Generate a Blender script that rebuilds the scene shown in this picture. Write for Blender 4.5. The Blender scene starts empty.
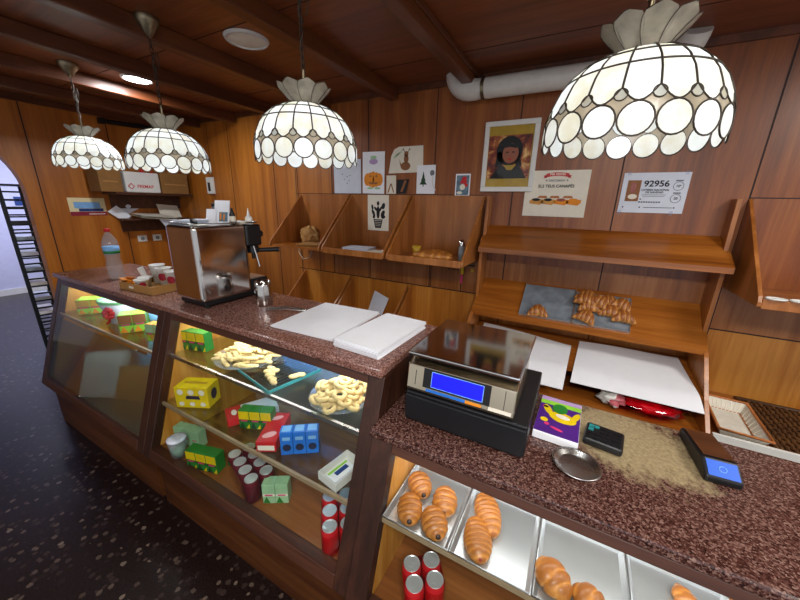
import bpy, bmesh, math, random
from mathutils import Vector, Matrix, Euler
random.seed(7)
sc = bpy.context.scene
COL = sc.collection
PI = math.pi
R = math.radians

# ------------------------------------------------------------------ helpers
def lin(h):
    h = h.lstrip('#')
    out = []
    for i in (0, 2, 4):
        c = int(h[i:i+2], 16) / 255
        out.append(c/12.92 if c <= .04045 else ((c+.055)/1.055)**2.4)
    return tuple(out) + (1,)

class MB:
    def __init__(s):
        s.v = []; s.f = []; s.m = []; s.s = []
    def add(s, vs, fs, mat=0, smooth=False):
        b = len(s.v)
        s.v += [tuple(v) for v in vs]
        for f in fs:
            s.f.append([b+i for i in f]); s.m.append(mat); s.s.append(smooth)
        return s
    def box(s, x0, x1, y0, y1, z0, z1, mat=0, M=None):
        vs = [Vector((x, y, z)) for z in (z0, z1) for y in (y0, y1) for x in (x0, x1)]
        if M is not None: vs = [M @ v for v in vs]
        return s.add(vs, [(0,2,3,1),(4,5,7,6),(0,1,5,4),(2,6,7,3),(0,4,6,2),(1,3,7,5)], mat)
    def hexa(s, vs, mat=0):     # same vertex order as box
        return s.add(vs, [(0,2,3,1),(4,5,7,6),(0,1,5,4),(2,6,7,3),(0,4,6,2),(1,3,7,5)], mat)
    def prism(s, poly, axis, a0, a1, mat=0):
        def P(p, a):
            return {'x': (a, p[0], p[1]), 'y': (p[0], a, p[1]), 'z': (p[0], p[1], a)}[axis]
        n = len(poly)
        vs = [P(p, a0) for p in poly] + [P(p, a1) for p in poly]
        fs = [tuple(range(n))[::-1], tuple(range(n, 2*n))]
        fs += [(i, (i+1) % n, n+(i+1) % n, n+i) for i in range(n)]
        return s.add(vs, fs, mat)
    def cyl(s, p0, p1, r0, r1=None, n=16, mat=0, cap=True, smooth=True):
        p0, p1 = Vector(p0), Vector(p1)
        r1 = r0 if r1 is None else r1
        d = (p1-p0).normalized()
        a = d.orthogonal().normalized(); b = d.cross(a)
        vs = []
        for p, r in ((p0, r0), (p1, r1)):
            for i in range(n):
                t = 2*PI*i/n
                vs.append(p + a*r*math.cos(t) + b*r*math.sin(t))
        s.add(vs, [(i, (i+1) % n, n+(i+1) % n, n+i) for i in range(n)], mat, smooth)
        if cap:
            s.add(vs[:n], [tuple(range(n))[::-1]], mat); s.add(vs[n:], [tuple(range(n))], mat)
        return s
    def tube(s, pts, r, n=8, mat=0, closed=False, cap=True):
        pts = [Vector(p) for p in pts]; N = len(pts)
        rs = r if isinstance(r, (list, tuple)) else [r]*N
        vs = []; prev = None
        for i, p in enumerate(pts):
            if closed: d = pts[(i+1) % N]-pts[i-1]
            else: d = pts[min(i+1, N-1)]-pts[max(i-1, 0)]
            d.normalize()
            a = d.orthogonal() if prev is None else prev - d*prev.dot(d)
            a.normalize(); prev = a; b = d.cross(a)
            for k in range(n):
                t = 2*PI*k/n
                vs.append(p + (a*math.cos(t)+b*math.sin(t))*rs[i])
        fs = []
        for i in range(N if closed else N-1):
            j = (i+1) % N
            fs += [(i*n+k, i*n+(k+1) % n, j*n+(k+1) % n, j*n+k) for k in range(n)]
        s.add(vs, fs, mat, True)
        if cap and not closed:
            s.add(vs[:n], [tuple(range(n))[::-1]], mat); s.add(vs[-n:], [tuple(range(n))], mat)
        return s
    def lathe(s, prof, c=(0,0,0), n=24, mat=0, smooth=True, sx=1, sy=1):
        vs = []
        for r, z in prof:
            for i in range(n):
                t = 2*PI*i/n
                vs.append((c[0]+sx*r*math.cos(t), c[1]+sy*r*math.sin(t), c[2]+z))
        fs = []
        for j in range(len(prof)-1):
            fs += [(j*n+i, j*n+(i+1) % n, (j+1)*n+(i+1) % n, (j+1)*n+i) for i in range(n)]
        s.add(vs, fs, mat, smooth)
        if prof[0][0] > 1e-5: s.add(vs[:n], [tuple(range(n))[::-1]], mat)
        if prof[-1][0] > 1e-5: s.add(vs[-n:], [tuple(range(n))], mat)
        return s
    def grid(s, fn, nu, nv, mat=0, smooth=True, closeu=False):
        vs = [fn(i/nu, j/nv) for j in range(nv+1) for i in range(nu+1)]
        w = nu+1
        s.add(vs, [(j*w+i, j*w+i+1, (j+1)*w+i+1, (j+1)*w+i) for j in range(nv) for i in range(nu)], mat, smooth)
        return s
    def build(s, name, mats, parent=None, world=True, bevel=0, seg=2, attr=None):
        if not isinstance(mats, (list, tuple)): mats = [mats]
        off = Vector((0, 0, 0))
        if parent is not None and world:
            q = parent
            while q is not None: off += q.location; q = q.parent
        me = bpy.data.meshes.new(name)
        me.from_pydata([tuple(Vector(v)-off) for v in s.v], [], s.f)
        for m in mats: me.materials.append(m)
        me.polygons.foreach_set('material_index', s.m)
        me.polygons.foreach_set('use_smooth', s.s)
        if attr is not None:
            a = me.attributes.new('ridge', 'FLOAT', 'POINT'); a.data.foreach_set('value', attr)
        me.update()
        o = bpy.data.objects.new(name, me); COL.objects.link(o)
        if parent is not None: o.parent = parent
        if bevel:
            b = o.modifiers.new('bevel', 'BEVEL'); b.width = bevel; b.segments = seg
            b.limit_method = 'ANGLE'; b.angle_limit = R(40)
        return o

def tag(o, label=None, cat=None, group=None, kind=None):
    if label: o['label'] = label
    if cat: o['category'] = cat
    if group: o['group'] = group
    if kind: o['kind'] = kind
    return o
def thing(name, label, cat, loc=(0,0,0), rz=0, group=None, rot=None):
    o = bpy.data.objects.new(name, None); COL.objects.link(o)
    o.empty_display_size = .05
    o.location = loc; o.rotation_euler = rot if rot else (0, 0, rz)
    return tag(o, label, cat, group)
def dup(o, loc, rz=0, label=None, group=None, rot=None):
    def cp(a, par):
        c = a.copy(); COL.objects.link(c); c.parent = par
        for ch in list(a.children): cp(ch, c)
        return c
    c = cp(o, None); c.location = loc; c.rotation_euler = rot if rot else (0, 0, rz)
    if label: c['label'] = label
    if group: c['group'] = group
    return c
def place(o, loc, rz=0, rot=None):
    o.location = loc; o.rotation_euler = rot if rot else (0, 0, rz); return o
def struct(o): o['kind'] = 'structure'; return o

# ------------------------------------------------------------------ materials
def newmat(name):
    m = bpy.data.materials.new(name); m.use_nodes = True
    nt = m.node_tree; b = nt.nodes['Principled BSDF']
    return m, nt, b
def L(nt, a, b): nt.links.new(a, b)
def coords(nt, scale=(1,1,1), loc=(0,0,0), kind='Object'):
    tc = nt.nodes.new('ShaderNodeTexCoord'); mp = nt.nodes.new('ShaderNodeMapping')
    mp.inputs['Scale'].default_value = scale; mp.inputs['Location'].default_value = loc
    L(nt, tc.outputs[kind], mp.inputs['Vector']); return mp.outputs['Vector']
def noise(nt, vec, scale, detail=4, rough=.55, dist=0):
    n = nt.nodes.new('ShaderNodeTexNoise'); n.inputs['Scale'].default_value = scale
    n.inputs['Detail'].default_value = detail; n.inputs['Roughness'].default_value = rough
    n.inputs['Distortion'].default_value = dist
    L(nt, vec, n.inputs['Vector']); return n.outputs['Fac']
def ramp(nt, fac, stops):
    r = nt.nodes.new('ShaderNodeValToRGB'); e = r.color_ramp.elements
    while len(e) < len(stops): e.new(.5)
    for el, (p, c) in zip(e, stops):
        el.position = p; el.color = lin(c) if isinstance(c, str) else c
    L(nt, fac, r.inputs['Fac']); return r.outputs['Color']
def bump(nt, b, fac, strength=.2, dist=.01):
    n = nt.nodes.new('ShaderNodeBump'); n.inputs['Strength'].default_value = strength
    n.inputs['Distance'].default_value = dist
    L(nt, fac, n.inputs['Height']); L(nt, n.outputs['Normal'], b.inputs['Normal'])
def plain(name, c, rough=.5, metal=0, var=.12, scale=18, spec=.5, bmp=0):
    m, nt, b = newmat(name)
    f = noise(nt, coords(nt), scale, 3)
    c1 = lin(c)
    lo = tuple(x*(1-var) for x in c1[:3])+(1,); hi = tuple(min(1, x*(1+var)) for x in c1[:3])+(1,)
    L(nt, ramp(nt, f, [(.3, lo), (.7, hi)]), b.inputs['Base Color'])
    b.inputs['Roughness'].default_value = rough; b.inputs['Metallic'].default_value = metal
    b.inputs['Specular IOR Level'].default_value = spec
    if bmp: bump(nt, b, f, bmp)
    return m
def wood(name, dark, mid, light, axis='z', scale=9, rough=.35, coat=0.15, stretch=.06, spec=.5):
    m, nt, b = newmat(name)
    sc_ = {'x': (stretch, 1, 1), 'y': (1, stretch, 1), 'z': (1, 1, stretch)}[axis]
    v = coords(nt, sc_)
    f1 = noise(nt, v, scale, 5, .6, 1.2)
    f2 = noise(nt, v, scale*9, 3, .7)
    f3 = noise(nt, coords(nt), 1.1, 2)
    a = nt.nodes.new('ShaderNodeMath'); a.operation = 'MULTIPLY_ADD'
    L(nt, f2, a.inputs[0]); a.inputs[1].default_value = .35
    L(nt, f1, a.inputs[2])
    a2 = nt.nodes.new('ShaderNodeMath'); a2.operation = 'MULTIPLY_ADD'
    L(nt, f3, a2.inputs[0]); a2.inputs[1].default_value = .3; L(nt, a.outputs[0], a2.inputs[2])
    L(nt, ramp(nt, a2.outputs[0], [(.55, dark), (.8, mid), (1.08, light)]), b.inputs['Base Color'])
    b.inputs['Roughness'].default_value = rough
    b.inputs['Coat Weight'].default_value = coat; b.inputs['Coat Roughness'].default_value = .25
    b.inputs['Specular IOR Level'].default_value = spec
    return m
def emis(name, c, strength):
    m, nt, b = newmat(name)
    f = noise(nt, coords(nt), 3, 2); b.inputs['Base Color'].default_value = lin(c)
    L(nt, ramp(nt, f, [(0, c), (1, c)]), b.inputs['Emission Color'])
    b.inputs['Emission Strength'].default_value = strength; return m

M = {}
M['wall'] = wood('oak_wall_panel', '#7a3f0f', '#a45f1b', '#bb7428', 'z', 7, .4, .12)
M['wall_dark'] = wood('shaded_wall_panel', '#58290a', '#824417', '#9a5a26', 'z', 7, .4, .12)  # same panelling, with the dimmer light at centre and right put into the colour
M['wall_left'] = wood('oak_panel_left', '#8a4a12', '#ab6219', '#c1772a', 'z', 6, .4, .1)
M['ceil'] = wood('ceiling_veneer', '#542711', '#713a1a', '#874a26', 'x', 8, .4, .1)
M['beam'] = wood('beam_wood', '#3c1d0d', '#552b14', '#6d3a1c', 'y', 10, .4, .1)
M['shelf'] = wood('shelf_wood', '#6f3a11', '#97561c', '#b06b2a', 'x', 8, .3, .3)
M['bin'] = wood('bin_wood', '#744014', '#985a22', '#b3713a', 'z', 8, .35, .2)
M['edge'] = wood('edge_wood', '#8a5a30', '#a87848', '#bd8f62', 'z', 9, .4, .1)
M['frame'] = wood('dark_frame_wood', '#21100a', '#361c12', '#48291b', 'z', 12, .4, .12)
M['rail'] = wood('dark_rail_wood', '#2b140b', '#422214', '#55301f', 'x', 12, .4, .12)
M['plinth'] = wood('plinth_wood', '#351b0c', '#4f2a12', '#64391b', 'x', 9, .4, .12)
M['liner'] = wood('liner_wood', '#a9691f', '#c98632', '#dba14e', 'z', 7, .45, .05)
M['cab_floor'] = wood('cabinet_floor_wood', '#6b3c18', '#8d5427', '#a56a38', 'x', 7, .4, .1)
M['joint'] = plain('panel_joint_dark', '#2a1208', .7)
M['joint_red'] = plain('panel_joint_brown', '#3a1a0c', .7)

def granite(name, patch=None):
    m, nt, b = newmat(name)
    v = coords(nt)
    vo = nt.nodes.new('ShaderNodeTexVoronoi'); vo.inputs['Scale'].default_value = 260
    vo.inputs['Randomness'].default_value = 1; L(nt, v, vo.inputs['Vector'])
    sep = nt.nodes.new('ShaderNodeSeparateColor'); L(nt, vo.outputs['Color'], sep.inputs[0])
    f2 = noise(nt, v, 90, 4, .7)
    ad = nt.nodes.new('ShaderNodeMath'); ad.operation = 'ADD'
    L(nt, sep.outputs[0], ad.inputs[0]); L(nt, f2, ad.inputs[1])
    dv = nt.nodes.new('ShaderNodeMath'); dv.operation = 'MULTIPLY'; dv.inputs[1].default_value = .55
    L(nt, ad.outputs[0], dv.inputs[0])
    if patch is None:
        col = ramp(nt, dv.outputs[0], [(.2, '#2e1a18'), (.42, '#6f463c'), (.62, '#8d6156'), (.85, '#b08c80')])
    else:
        col = ramp(nt, dv.outputs[0], [(.2, '#170c0b'), (.42, '#3d221d'), (.62, '#553630'), (.85, '#86695f')])
    if patch:
        # worn, bleached area of the top where the polish has gone
        cx, cy, rx, ry = patch
        v2 = coords(nt, (1/rx, 1/ry, 0), (-cx/rx, -cy/ry, 0))
        ln = nt.nodes.new('ShaderNodeVectorMath'); ln.operation = 'LENGTH'; L(nt, v2, ln.inputs[0])
        n3 = noise(nt, coords(nt, (1, .6, 1)), 38, 5, .75)
        n4 = noise(nt, v, 7, 2, .5)
        m1 = nt.nodes.new('ShaderNodeMath'); m1.operation = 'MULTIPLY_ADD'; L(nt, n3, m1.inputs[0]); m1.inputs[1].default_value = 1.5
        L(nt, ln.outputs['Value'], m1.inputs[2])
        m2 = nt.nodes.new('ShaderNodeMath'); m2.operation = 'MULTIPLY_ADD'; L(nt, n4, m2.inputs[0]); m2.inputs[1].default_value = .7
        L(nt, m1.outputs[0], m2.inputs[2])
        msk = ramp(nt, m2.outputs[0], [(0, (1,1,1,1)), (.9, (.92,.92,.92,1)), (1.0, (.0,.0,.0,1))])
        sc2 = nt.nodes.new('ShaderNodeMath'); sc2.operation = 'MULTIPLY'; sc2.inputs[1].default_value = .43
        L(nt, m2.outputs[0], sc2.inputs[0])
        msk = ramp(nt, sc2.outputs[0], [(0, (1,1,1,1)), (.8, (.9,.9,.9,1)), (1.0, (0,0,0,1))])
        mx = nt.nodes.new('ShaderNodeMix'); mx.data_type = 'RGBA'
        L(nt, msk, mx.inputs['Factor']); L(nt, col, mx.inputs['A'])
        tan = ramp(nt, f2, [(.3, '#857558'), (.7, '#ad9d78')]); L(nt, tan, mx.inputs['B'])
        col = mx.outputs['Result']
    L(nt, col, b.inputs['Base Color'])
    b.inputs['Roughness'].default_value = .22
    return m
M['granite'] = granite('red_granite')
M['granite2'] = granite('worn_granite', (.235, 1.10, .17, .165))

def terrazzo():
    m, nt, b = newmat('dark_terrazzo')
    v = coords(nt)
    vo = nt.nodes.new('ShaderNodeTexVoronoi'); vo.inputs['Scale'].default_value = 30; L(nt, v, vo.inputs['Vector'])
    sep = nt.nodes.new('ShaderNodeSeparateColor'); L(nt, vo.outputs['Color'], sep.inputs[0])
    # chip where the cell value is high and the distance from its centre is short
    g = nt.nodes.new('ShaderNodeMath'); g.operation = 'GREATER_THAN'; g.inputs[1].default_value = .22; L(nt, sep.outputs[0], g.inputs[0])
    n1 = noise(nt, v, 70, 2)
    ad = nt.nodes.new('ShaderNodeMath'); ad.operation = 'MULTIPLY_ADD'; L(nt, n1, ad.inputs[0]); ad.inputs[1].default_value = .45; L(nt, vo.outputs['Distance'], ad.inputs[2])
    l = nt.nodes.new('ShaderNodeMath'); l.operation = 'LESS_THAN'; l.inputs[1].default_value = .56; L(nt, ad.outputs[0], l.inputs[0])
    mu = nt.nodes.new('ShaderNodeMath'); mu.operation = 'MULTIPLY'; L(nt, g.outputs[0], mu.inputs[0]); L(nt, l.outputs[0], mu.inputs[1])
    base = ramp(nt, noise(nt, v, 120, 3), [(.3, '#120c0c'), (.7, '#2a1d1b')])
    chip = ramp(nt, sep.outputs[1], [(0, '#281e1c'), (.5, '#3b2e2a'), (.85, '#574940'), (1, '#75665a')])
    mx = nt.nodes.new('ShaderNodeMix'); mx.data_type = 'RGBA'
    L(nt, mu.outputs[0], mx.inputs['Factor']); L(nt, base, mx.inputs['A']); L(nt, chip, mx.inputs['B'])
    L(nt, mx.outputs['Result'], b.inputs['Base Color'])
    b.inputs['Roughness'].default_value = .28; b.inputs['Specular IOR Level'].default_value = .3
    return m
M['floor'] = terrazzo()

def glass_thin(name, tint=(.93, .97, .95), refl=.9, milk=0):
    m = bpy.data.materials.new(name); m.use_nodes = True; nt = m.node_tree
    nt.nodes.clear()
    o = nt.nodes.new('ShaderNodeOutputMaterial'); tr = nt.nodes.new('ShaderNodeBsdfTransparent')
    gl = nt.nodes.new('ShaderNodeBsdfGlossy'); fr = nt.nodes.new('ShaderNodeFresnel'); mx = nt.nodes.new('ShaderNodeMixShader')
    n = noise(nt, coords(nt), 4, 2)
    r = nt.nodes.new('ShaderNodeMapRange'); L(nt, n, r.inputs['Value']); r.inputs['To Min'].default_value = .02; r.inputs['To Max'].default_value = .07
    L(nt, r.outputs['Result'], gl.inputs['Roughness'])
    tr.inputs['Color'].default_value = tint+(1,); gl.inputs['Color'].default_value = (refl, refl, refl, 1)
    ge = nt.nodes.new('ShaderNodeNewGeometry'); io = nt.nodes.new('ShaderNodeMapRange')
    L(nt, ge.outputs['Backfacing'], io.inputs['Value']); io.inputs['To Min'].default_value = 1.45; io.inputs['To Max'].default_value = 1/1.45
    L(nt, io.outputs['Result'], fr.inputs['IOR'])
    L(nt, fr.outputs[0], mx.inputs[0]); L(nt, tr.outputs[0], mx.inputs[1]); L(nt, gl.outputs[0], mx.inputs[2])
    out = mx
    if milk:
        df = nt.nodes.new('ShaderNodeBsdfDiffuse'); df.inputs['Color'].default_value = (.8, .85, .88, 1)
        m2 = nt.nodes.new('ShaderNodeMixShader'); m2.inputs[0].default_value = milk; L(nt, mx.outputs[0], m2.inputs[1]); L(nt, df.outputs[0], m2.inputs[2]); out = m2
    L(nt, out.outputs[0], o.inputs['Surface']); return m
M['glass'] = glass_thin('clear_glass')
M['glass_shelf'] = glass_thin('shelf_glass', (.88, .94, .92))
M['pet'] = glass_thin('clear_plastic', (.88, .92, .94), milk=.14)
M['cyan_glass'] = glass_thin('sea_green_glass', (.82, .95, .95))
M['film'] = glass_thin('clear_film', (.90, .90, .93))
M['film_red'] = glass_thin('red_tinted_film', (.9, .45, .5))

def frosted():
    m = bpy.data.materials.new('misted_glass'); m.use_nodes = True; nt = m.node_tree; nt.nodes.clear()
    o = nt.nodes.new('ShaderNodeOutputMaterial')
    f = noise(nt, coords(nt), 2.5, 2)
    rf = nt.nodes.new('ShaderNodeBsdfRefraction'); rf.inputs['IOR'].default_value = 1.06
    rf.inputs['Color'].default_value = (.85, .92, .88, 1)
    rf.inputs['Roughness'].default_value = .62
    df = nt.nodes.new('ShaderNodeBsdfDiffuse'); L(nt, ramp(nt, f, [(.3, '#2f3a33'), (.7, '#4a564e')]), df.inputs['Color'])
    gl = nt.nodes.new('ShaderNodeBsdfGlossy'); gl.inputs['Roughness'].default_value = .3
    a = nt.nodes.new('ShaderNodeMixShader'); a.inputs[0].default_value = .45; L(nt, rf.outputs[0], a.inputs[1]); L(nt, df.outputs[0], a.inputs[2])
    b = nt.nodes.new('ShaderNodeMixShader'); b.inputs[0].default_value = .12; L(nt, a.outputs[0], b.inputs[1]); L(nt, gl.outputs[0], b.inputs[2])
    L(nt, b.outputs[0], o.inputs['Surface']); return m
M['misted'] = frosted()

def metal(name, c, rough, aniso=False, scale=5):
    m, nt, b = newmat(name)
    f = noise(nt, coords(nt, (1, 1, 1)), scale, 3)
    b.inputs['Metallic'].default_value = 1; b.inputs['Base Color'].default_value = lin(c)
    c0, c1 = max(.02, rough*.75), rough*1.25
    L(nt, ramp(nt, f, [(.3, (c0,)*3+(1,)), (.7, (c1,)*3+(1,))]), b.inputs['Roughness'])
    return m
M['steel'] = metal('polished_steel', '#c9c7c4', .09)
M['steel_br'] = metal('brushed_steel', '#bdbcb8', .28)
M['champagne'] = metal('champagne_steel', '#cfc3ab', .2)
M['alu'] = plain('aluminium_tray', '#c3c6ca', .36, .8, .05, 5)
M['alu_old'] = plain('stained_aluminium', '#8b95a0', .38, .35, .3, 14)
M['brass'] = metal('aged_brass', '#8c8069', .35)
M['lead'] = plain('lead_came', '#3a3128', .5, .4)
M['can_lid'] = plain('bright_can_lid', '#dfe2e6', .3, .6, .1)
M['black'] = plain('black_plastic', '#101114', .4)
M['black_metal'] = plain('black_painted_metal', '#131418', .42)
M['rubber'] = plain('black_rubber', '#0c0c0c', .7)
M['dark_metal'] = plain('dark_rack_metal', '#25272b', .45, .6)
M['white'] = plain('white_paper', '#eff1f7', .75, 0, .02)
M['paper_blue'] = plain('cool_white_paper', '#d5dbe8', .75, 0, .04)
M['cream'] = plain('cream_paper', '#e5dfcf', .75, 0, .04)
M['white_pl'] = plain('white_plastic', '#dcdcd8', .45, 0, .03)
M['pipe'] = plain('white_pvc', '#d3d0c8', .4, 0, .05)
M['kraft'] = plain('kraft_card', '#a87b42', .8, 0, .1)
M['cardboard'] = plain('brown_cardboard', '#8a6232', .85, 0, .1)
M['red'] = plain('red_print', '#c4171f', .4)
M['red_pl'] = plain('red_plastic_bag', '#cc0f2c', .25, 0, .25, 30)
M['pink'] = plain('pink_print', '#d63873', .45)
M['yellow'] = plain('yellow_print', '#e2c40e', .4)
M['gold'] = plain('mustard_print', '#b8901f', .5)
M['green'] = plain('green_print', '#237a2c', .4)
M['dkgreen'] = plain('dark_green_print', '#123f22', .45)
M['lime'] = plain('lime_print', '#8fcf3a', .4)
M['palegreen'] = plain('pale_green_print', '#9cc79a', .45)
M['mint'] = plain('mint_print', '#8fe0a0', .45)
M['blue'] = plain('blue_print', '#1d6fd0', .4)
M['dkblue'] = plain('dark_blue_print', '#173a7c', .45)
M['pink_white'] = plain('pinkish_white_print', '#e9a5a8', .5)
M['wine'] = plain('wine_red_print', '#8c1634', .5)
M['notice'] = plain('pale_yellow_card', '#f0dfae', .6, 0, .03)
M['skyblue'] = plain('sky_blue_print', '#7fb4e8', .5)
M['navy'] = plain('navy_print', '#1b2140', .5)
M['maroon'] = plain('maroon_can', '#5c0d1c', .3)
M['purple'] = plain('purple_print', '#4a1d7c', .45)
M['lilac'] = plain('lilac_print', '#b79ac9', .45)
M['orange'] = plain('orange_crayon', '#e38a1c', .7)
M['ink'] = plain('black_ink', '#14141a', .7)
M['grey_ink'] = plain('grey_ink', '#70737c', .7)
M['brown_ink'] = plain('brown_crayon', '#8c5a35', .7)
M['skin'] = plain('printed_face', '#a55e48', .6)
M['teal'] = plain('teal_keys', '#2a8a8c', .5)
M['grey_pl'] = plain('grey_plastic', '#7a7c80', .45)
M['grey_wall'] = plain('lavender_white_plaster', '#c9cbe6', .8, 0, .04)
M['wicker'] = wood('brown_wicker', '#2e190a', '#4e2f13', '#6d4720', 'x', 30, .6, 0)
M['basket_cloth'] = plain('quilted_white_cloth', '#d5d1c4', .85, 0, .08, 30)
M['basket_trim'] = plain('orange_wicker', '#b06a35', .6, 0, .25, 60)
M['lcd'] = emis('blue_lcd', '#0508ff', 1.0)
M['lcd_term'] = emis('blue_terminal_screen', '#0848a8', .5)
M['led'] = emis('led_panel', '#f4f8ff', 14)
M['bulb'] = emis('lamp_bulb', '#f8f9ff', 42)
M['card_photo'] = plain('photo_print', '#5e7a8a', .5, 0, .6, 30)

def shell_mat(nm='capiz_shell', c1='#e8efee', c2='#dfe4de', c3='#d6d3bd'):
    m = bpy.data.materials.new(nm); m.use_nodes = True; nt = m.node_tree; nt.nodes.clear()
    o = nt.nodes.new('ShaderNodeOutputMaterial')
    v = coords(nt)
    f = noise(nt, v, 24, 4, .6); g = nt.nodes.new('ShaderNodeNewGeometry')
    ad = nt.nodes.new('ShaderNodeMath'); ad.operation = 'MULTIPLY_ADD'; L(nt, g.outputs['Random Per Island'], ad.inputs[0]); ad.inputs[1].default_value = .45
    L(nt, f, ad.inputs[2])
    c = ramp(nt, ad.outputs[0], [(.35, c1), (.7, c2), (1.0, c3)])
    tl = nt.nodes.new('ShaderNodeBsdfTranslucent'); df = nt.nodes.new('ShaderNodeBsdfDiffuse'); gl = nt.nodes.new('ShaderNodeBsdfGlossy')
    L(nt, c, tl.inputs['Color']); L(nt, c, df.inputs['Color']); gl.inputs['Roughness'].default_value = .25
    a = nt.nodes.new('ShaderNodeMixShader'); a.inputs[0].default_value = .5; L(nt, df.outputs[0], a.inputs[1]); L(nt, tl.outputs[0], a.inputs[2])
    b = nt.nodes.new('ShaderNodeMixShader'); b.inputs[0].default_value = .06; L(nt, a.outputs[0], b.inputs[1]); L(nt, gl.outputs[0], b.inputs[2])
    L(nt, b.outputs[0], o.inputs['Surface']); return m
M['shell'] = shell_mat()
M['shell_fill'] = shell_mat('horn_grey_shell', '#a89c86', '#968a74', '#857a66')

def pastry_mat(name, pale, gold, brown, rough=.4):
    m, nt, b = newmat(name)
    at = nt.nodes.new('ShaderNodeAttribute'); at.attribute_name = 'ridge'
    f = noise(nt, coords(nt), 45, 4, .6)
    ad = nt.nodes.new('ShaderNodeMath'); ad.operation = 'MULTIPLY_ADD'; L(nt, f, ad.inputs[0]); ad.inputs[1].default_value = .6
    L(nt, at.outputs['Fac'], ad.inputs[2])
    L(nt, ramp(nt, ad.outputs[0], [(.25, pale), (.65, gold), (1.15, brown)]), b.inputs['Base Color'])
    b.inputs['Roughness'].default_value = rough; bump(nt, b, f, .25, .004)
    return m
M['pastry'] = pastry_mat('glazed_pastry', '#dba75c', '#c07c32', '#96581f')
M['pastry_br'] = pastry_mat('baked_croissant', '#e6b56c', '#cf9148', '#935525')
M['biscuit'] = plain('pale_biscuit', '#cfb67c', .75, 0, .22, 40, bmp=.3)
M['biscuit_br'] = plain('browned_biscuit', '#c79a55', .7, 0, .15, 40)
M['choc'] = plain('dark_chocolate', '#2c150d', .45)
M['sausage'] = plain('sausage_skin', '#8c2f18', .35)
M['bread'] = plain('baguette_crust', '#c98f42', .65, 0, .25, 20)

# ------------------------------------------------------------------ text
def text(name, s, size, mat, parent, loc, rot=(PI/2, 0, 0), ax='CENTER', sx=1):
    cu = bpy.data.curves.new(name, 'FONT'); cu.body = s; cu.size = size
    cu.offset = size*.022; cu.align_x = ax; cu.align_y = 'CENTER'; cu.extrude = .0003
    t = bpy.data.objects.new('tmp', cu)
    me = bpy.data.meshes.new_from_object(t)
    bpy.data.objects.remove(t); bpy.data.curves.remove(cu)
    me.materials.clear(); me.materials.append(mat); me.name = name
    o = bpy.data.objects.new(name, me); COL.objects.link(o)
    o.parent = parent; o.location = loc; o.rotation_euler = rot; o.scale = (sx, 1, 1)
    return o

# ------------------------------------------------------------------ room shell
D = 2.35; CE = 2.414; XL = -4.3
mb = MB(); mb.box(-8.6, 2.6, -2.6, 2.6, -.08, 0); struct(mb.build('floor', M['floor']))
mb = MB(); mb.box(-4.4, 2.6, -2.6, D+.1, CE, CE+.06); struct(mb.build('ceiling', M['ceil']))
mb = MB(); mb.box(XL-.1, -1.955, D, D+.1, 0, CE); mb.box(-1.955, 2.6, D, D+.1, 1.24, CE, 1); mb.box(-1.955, 2.6, D, D+.1, .982, 1.24, 3); mb.box(-1.955, 2.6, D, D+.1, 0, .982, 2)
M['fascia'] = wood('brown_fascia', '#6b3a18', '#8f5628', '#a86f40', 'z', 6, .4, .1)
M['wall_low'] = wood('light_oak_panel', '#8a4b14', '#b8701f' if 0 else '#b37026', '#c98a3c', 'z', 6, .4, .1)
wb = struct(mb.build('wall_back', [M['wall'], M['wall_dark'], M['wall_low'], M['fascia']]))
mb = MB()
for x in (-3.62, -3.285, -2.66, -2.36, -1.955, -1.572, -.997, -.43, .16, .727, 1.3):
    mb.box(x-.0035, x+.0035, D-.0012, D, 0, CE-.0)
mb.box(-2.4, 2.6, D-.0014, D, .978, .985); mb.box(-2.4, -.62, D-.0014, D, 1.683, 1.688); mb.box(.727, 2.6, D-.0014, D, 1.683, 1.688)
for x in (-2.13, -1.556, -.985, -.734): mb.box(x-.003, x+.003, D-.0014, D, .98, 1.24)
struct(mb.build('trim_1', M['joint']))
mb = MB(); mb.box(XL, 2.6, D-.02, D, CE-.035, CE); struct(mb.build('trim_2', M['beam']))
mb = MB(); mb.box(-2.388, -2.378, D-.006, D, 1.2, 2.2); struct(mb.build('trim_3', M['edge']))
# left wall with its arched opening
mb = MB()
cy, cz, rr = .52, 1.62, .55
arc = [(cy+rr*math.cos(t), cz+rr*math.sin(t)) for t in [PI*i/28 for i in range(29)]]
poly = [(D, 0), (D, CE), (-2.6, CE), (-2.6, 0), (cy-rr, 0)] + arc[::-1] + [(cy+rr, 0)]
# split into simple quads around the arch
mb.prism([(cy+rr, 0), (D, 0), (D, CE), (cy+rr, CE)], 'x', XL-.1, XL)
mb.prism([(-2.6, 0), (cy-rr, 0), (cy-rr, CE), (-2.6, CE)], 'x', XL-.1, XL)
for i in range(28):
    a, b = arc[i], arc[i+1]
    mb.prism([b, a, (a[0], CE), (b[0], CE)], 'x', XL-.1, XL)
struct(mb.build('wall_left', M['wall_left']))
mb = MB()
for y in (1.165, 1.75): mb.box(XL, XL+.0015, y-.004, y+.004, 0, CE)
struct(mb.build('trim_4', M['joint']))
mb = MB(); mb.box(XL, XL+.03, -2.6, D, CE-.05, CE); struct(mb.build('trim_5', M['beam']))
# room beyond the arch
mb = MB(); mb.box(-8.3, -8.2, -2.6, 2.6, 0, 2.6); struct(mb.build('wall_far', M['grey_wall']))
mb = MB(); mb.box(-8.2, XL-.1, 2.4, 2.5, 0, 2.6); struct(mb.build('wall_passage', M['grey_wall']))
mb = MB(); mb.box(-8.3, XL-.1, -2.6, 2.6, 2.6, 2.66); struct(mb.build('ceiling_passage', M['grey_wall']))
mb = MB(); mb.box(-8.2, -8.185, -2.6, 2.4, 0, .1); struct(mb.build('baseboard_far', M['white_pl']))
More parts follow.
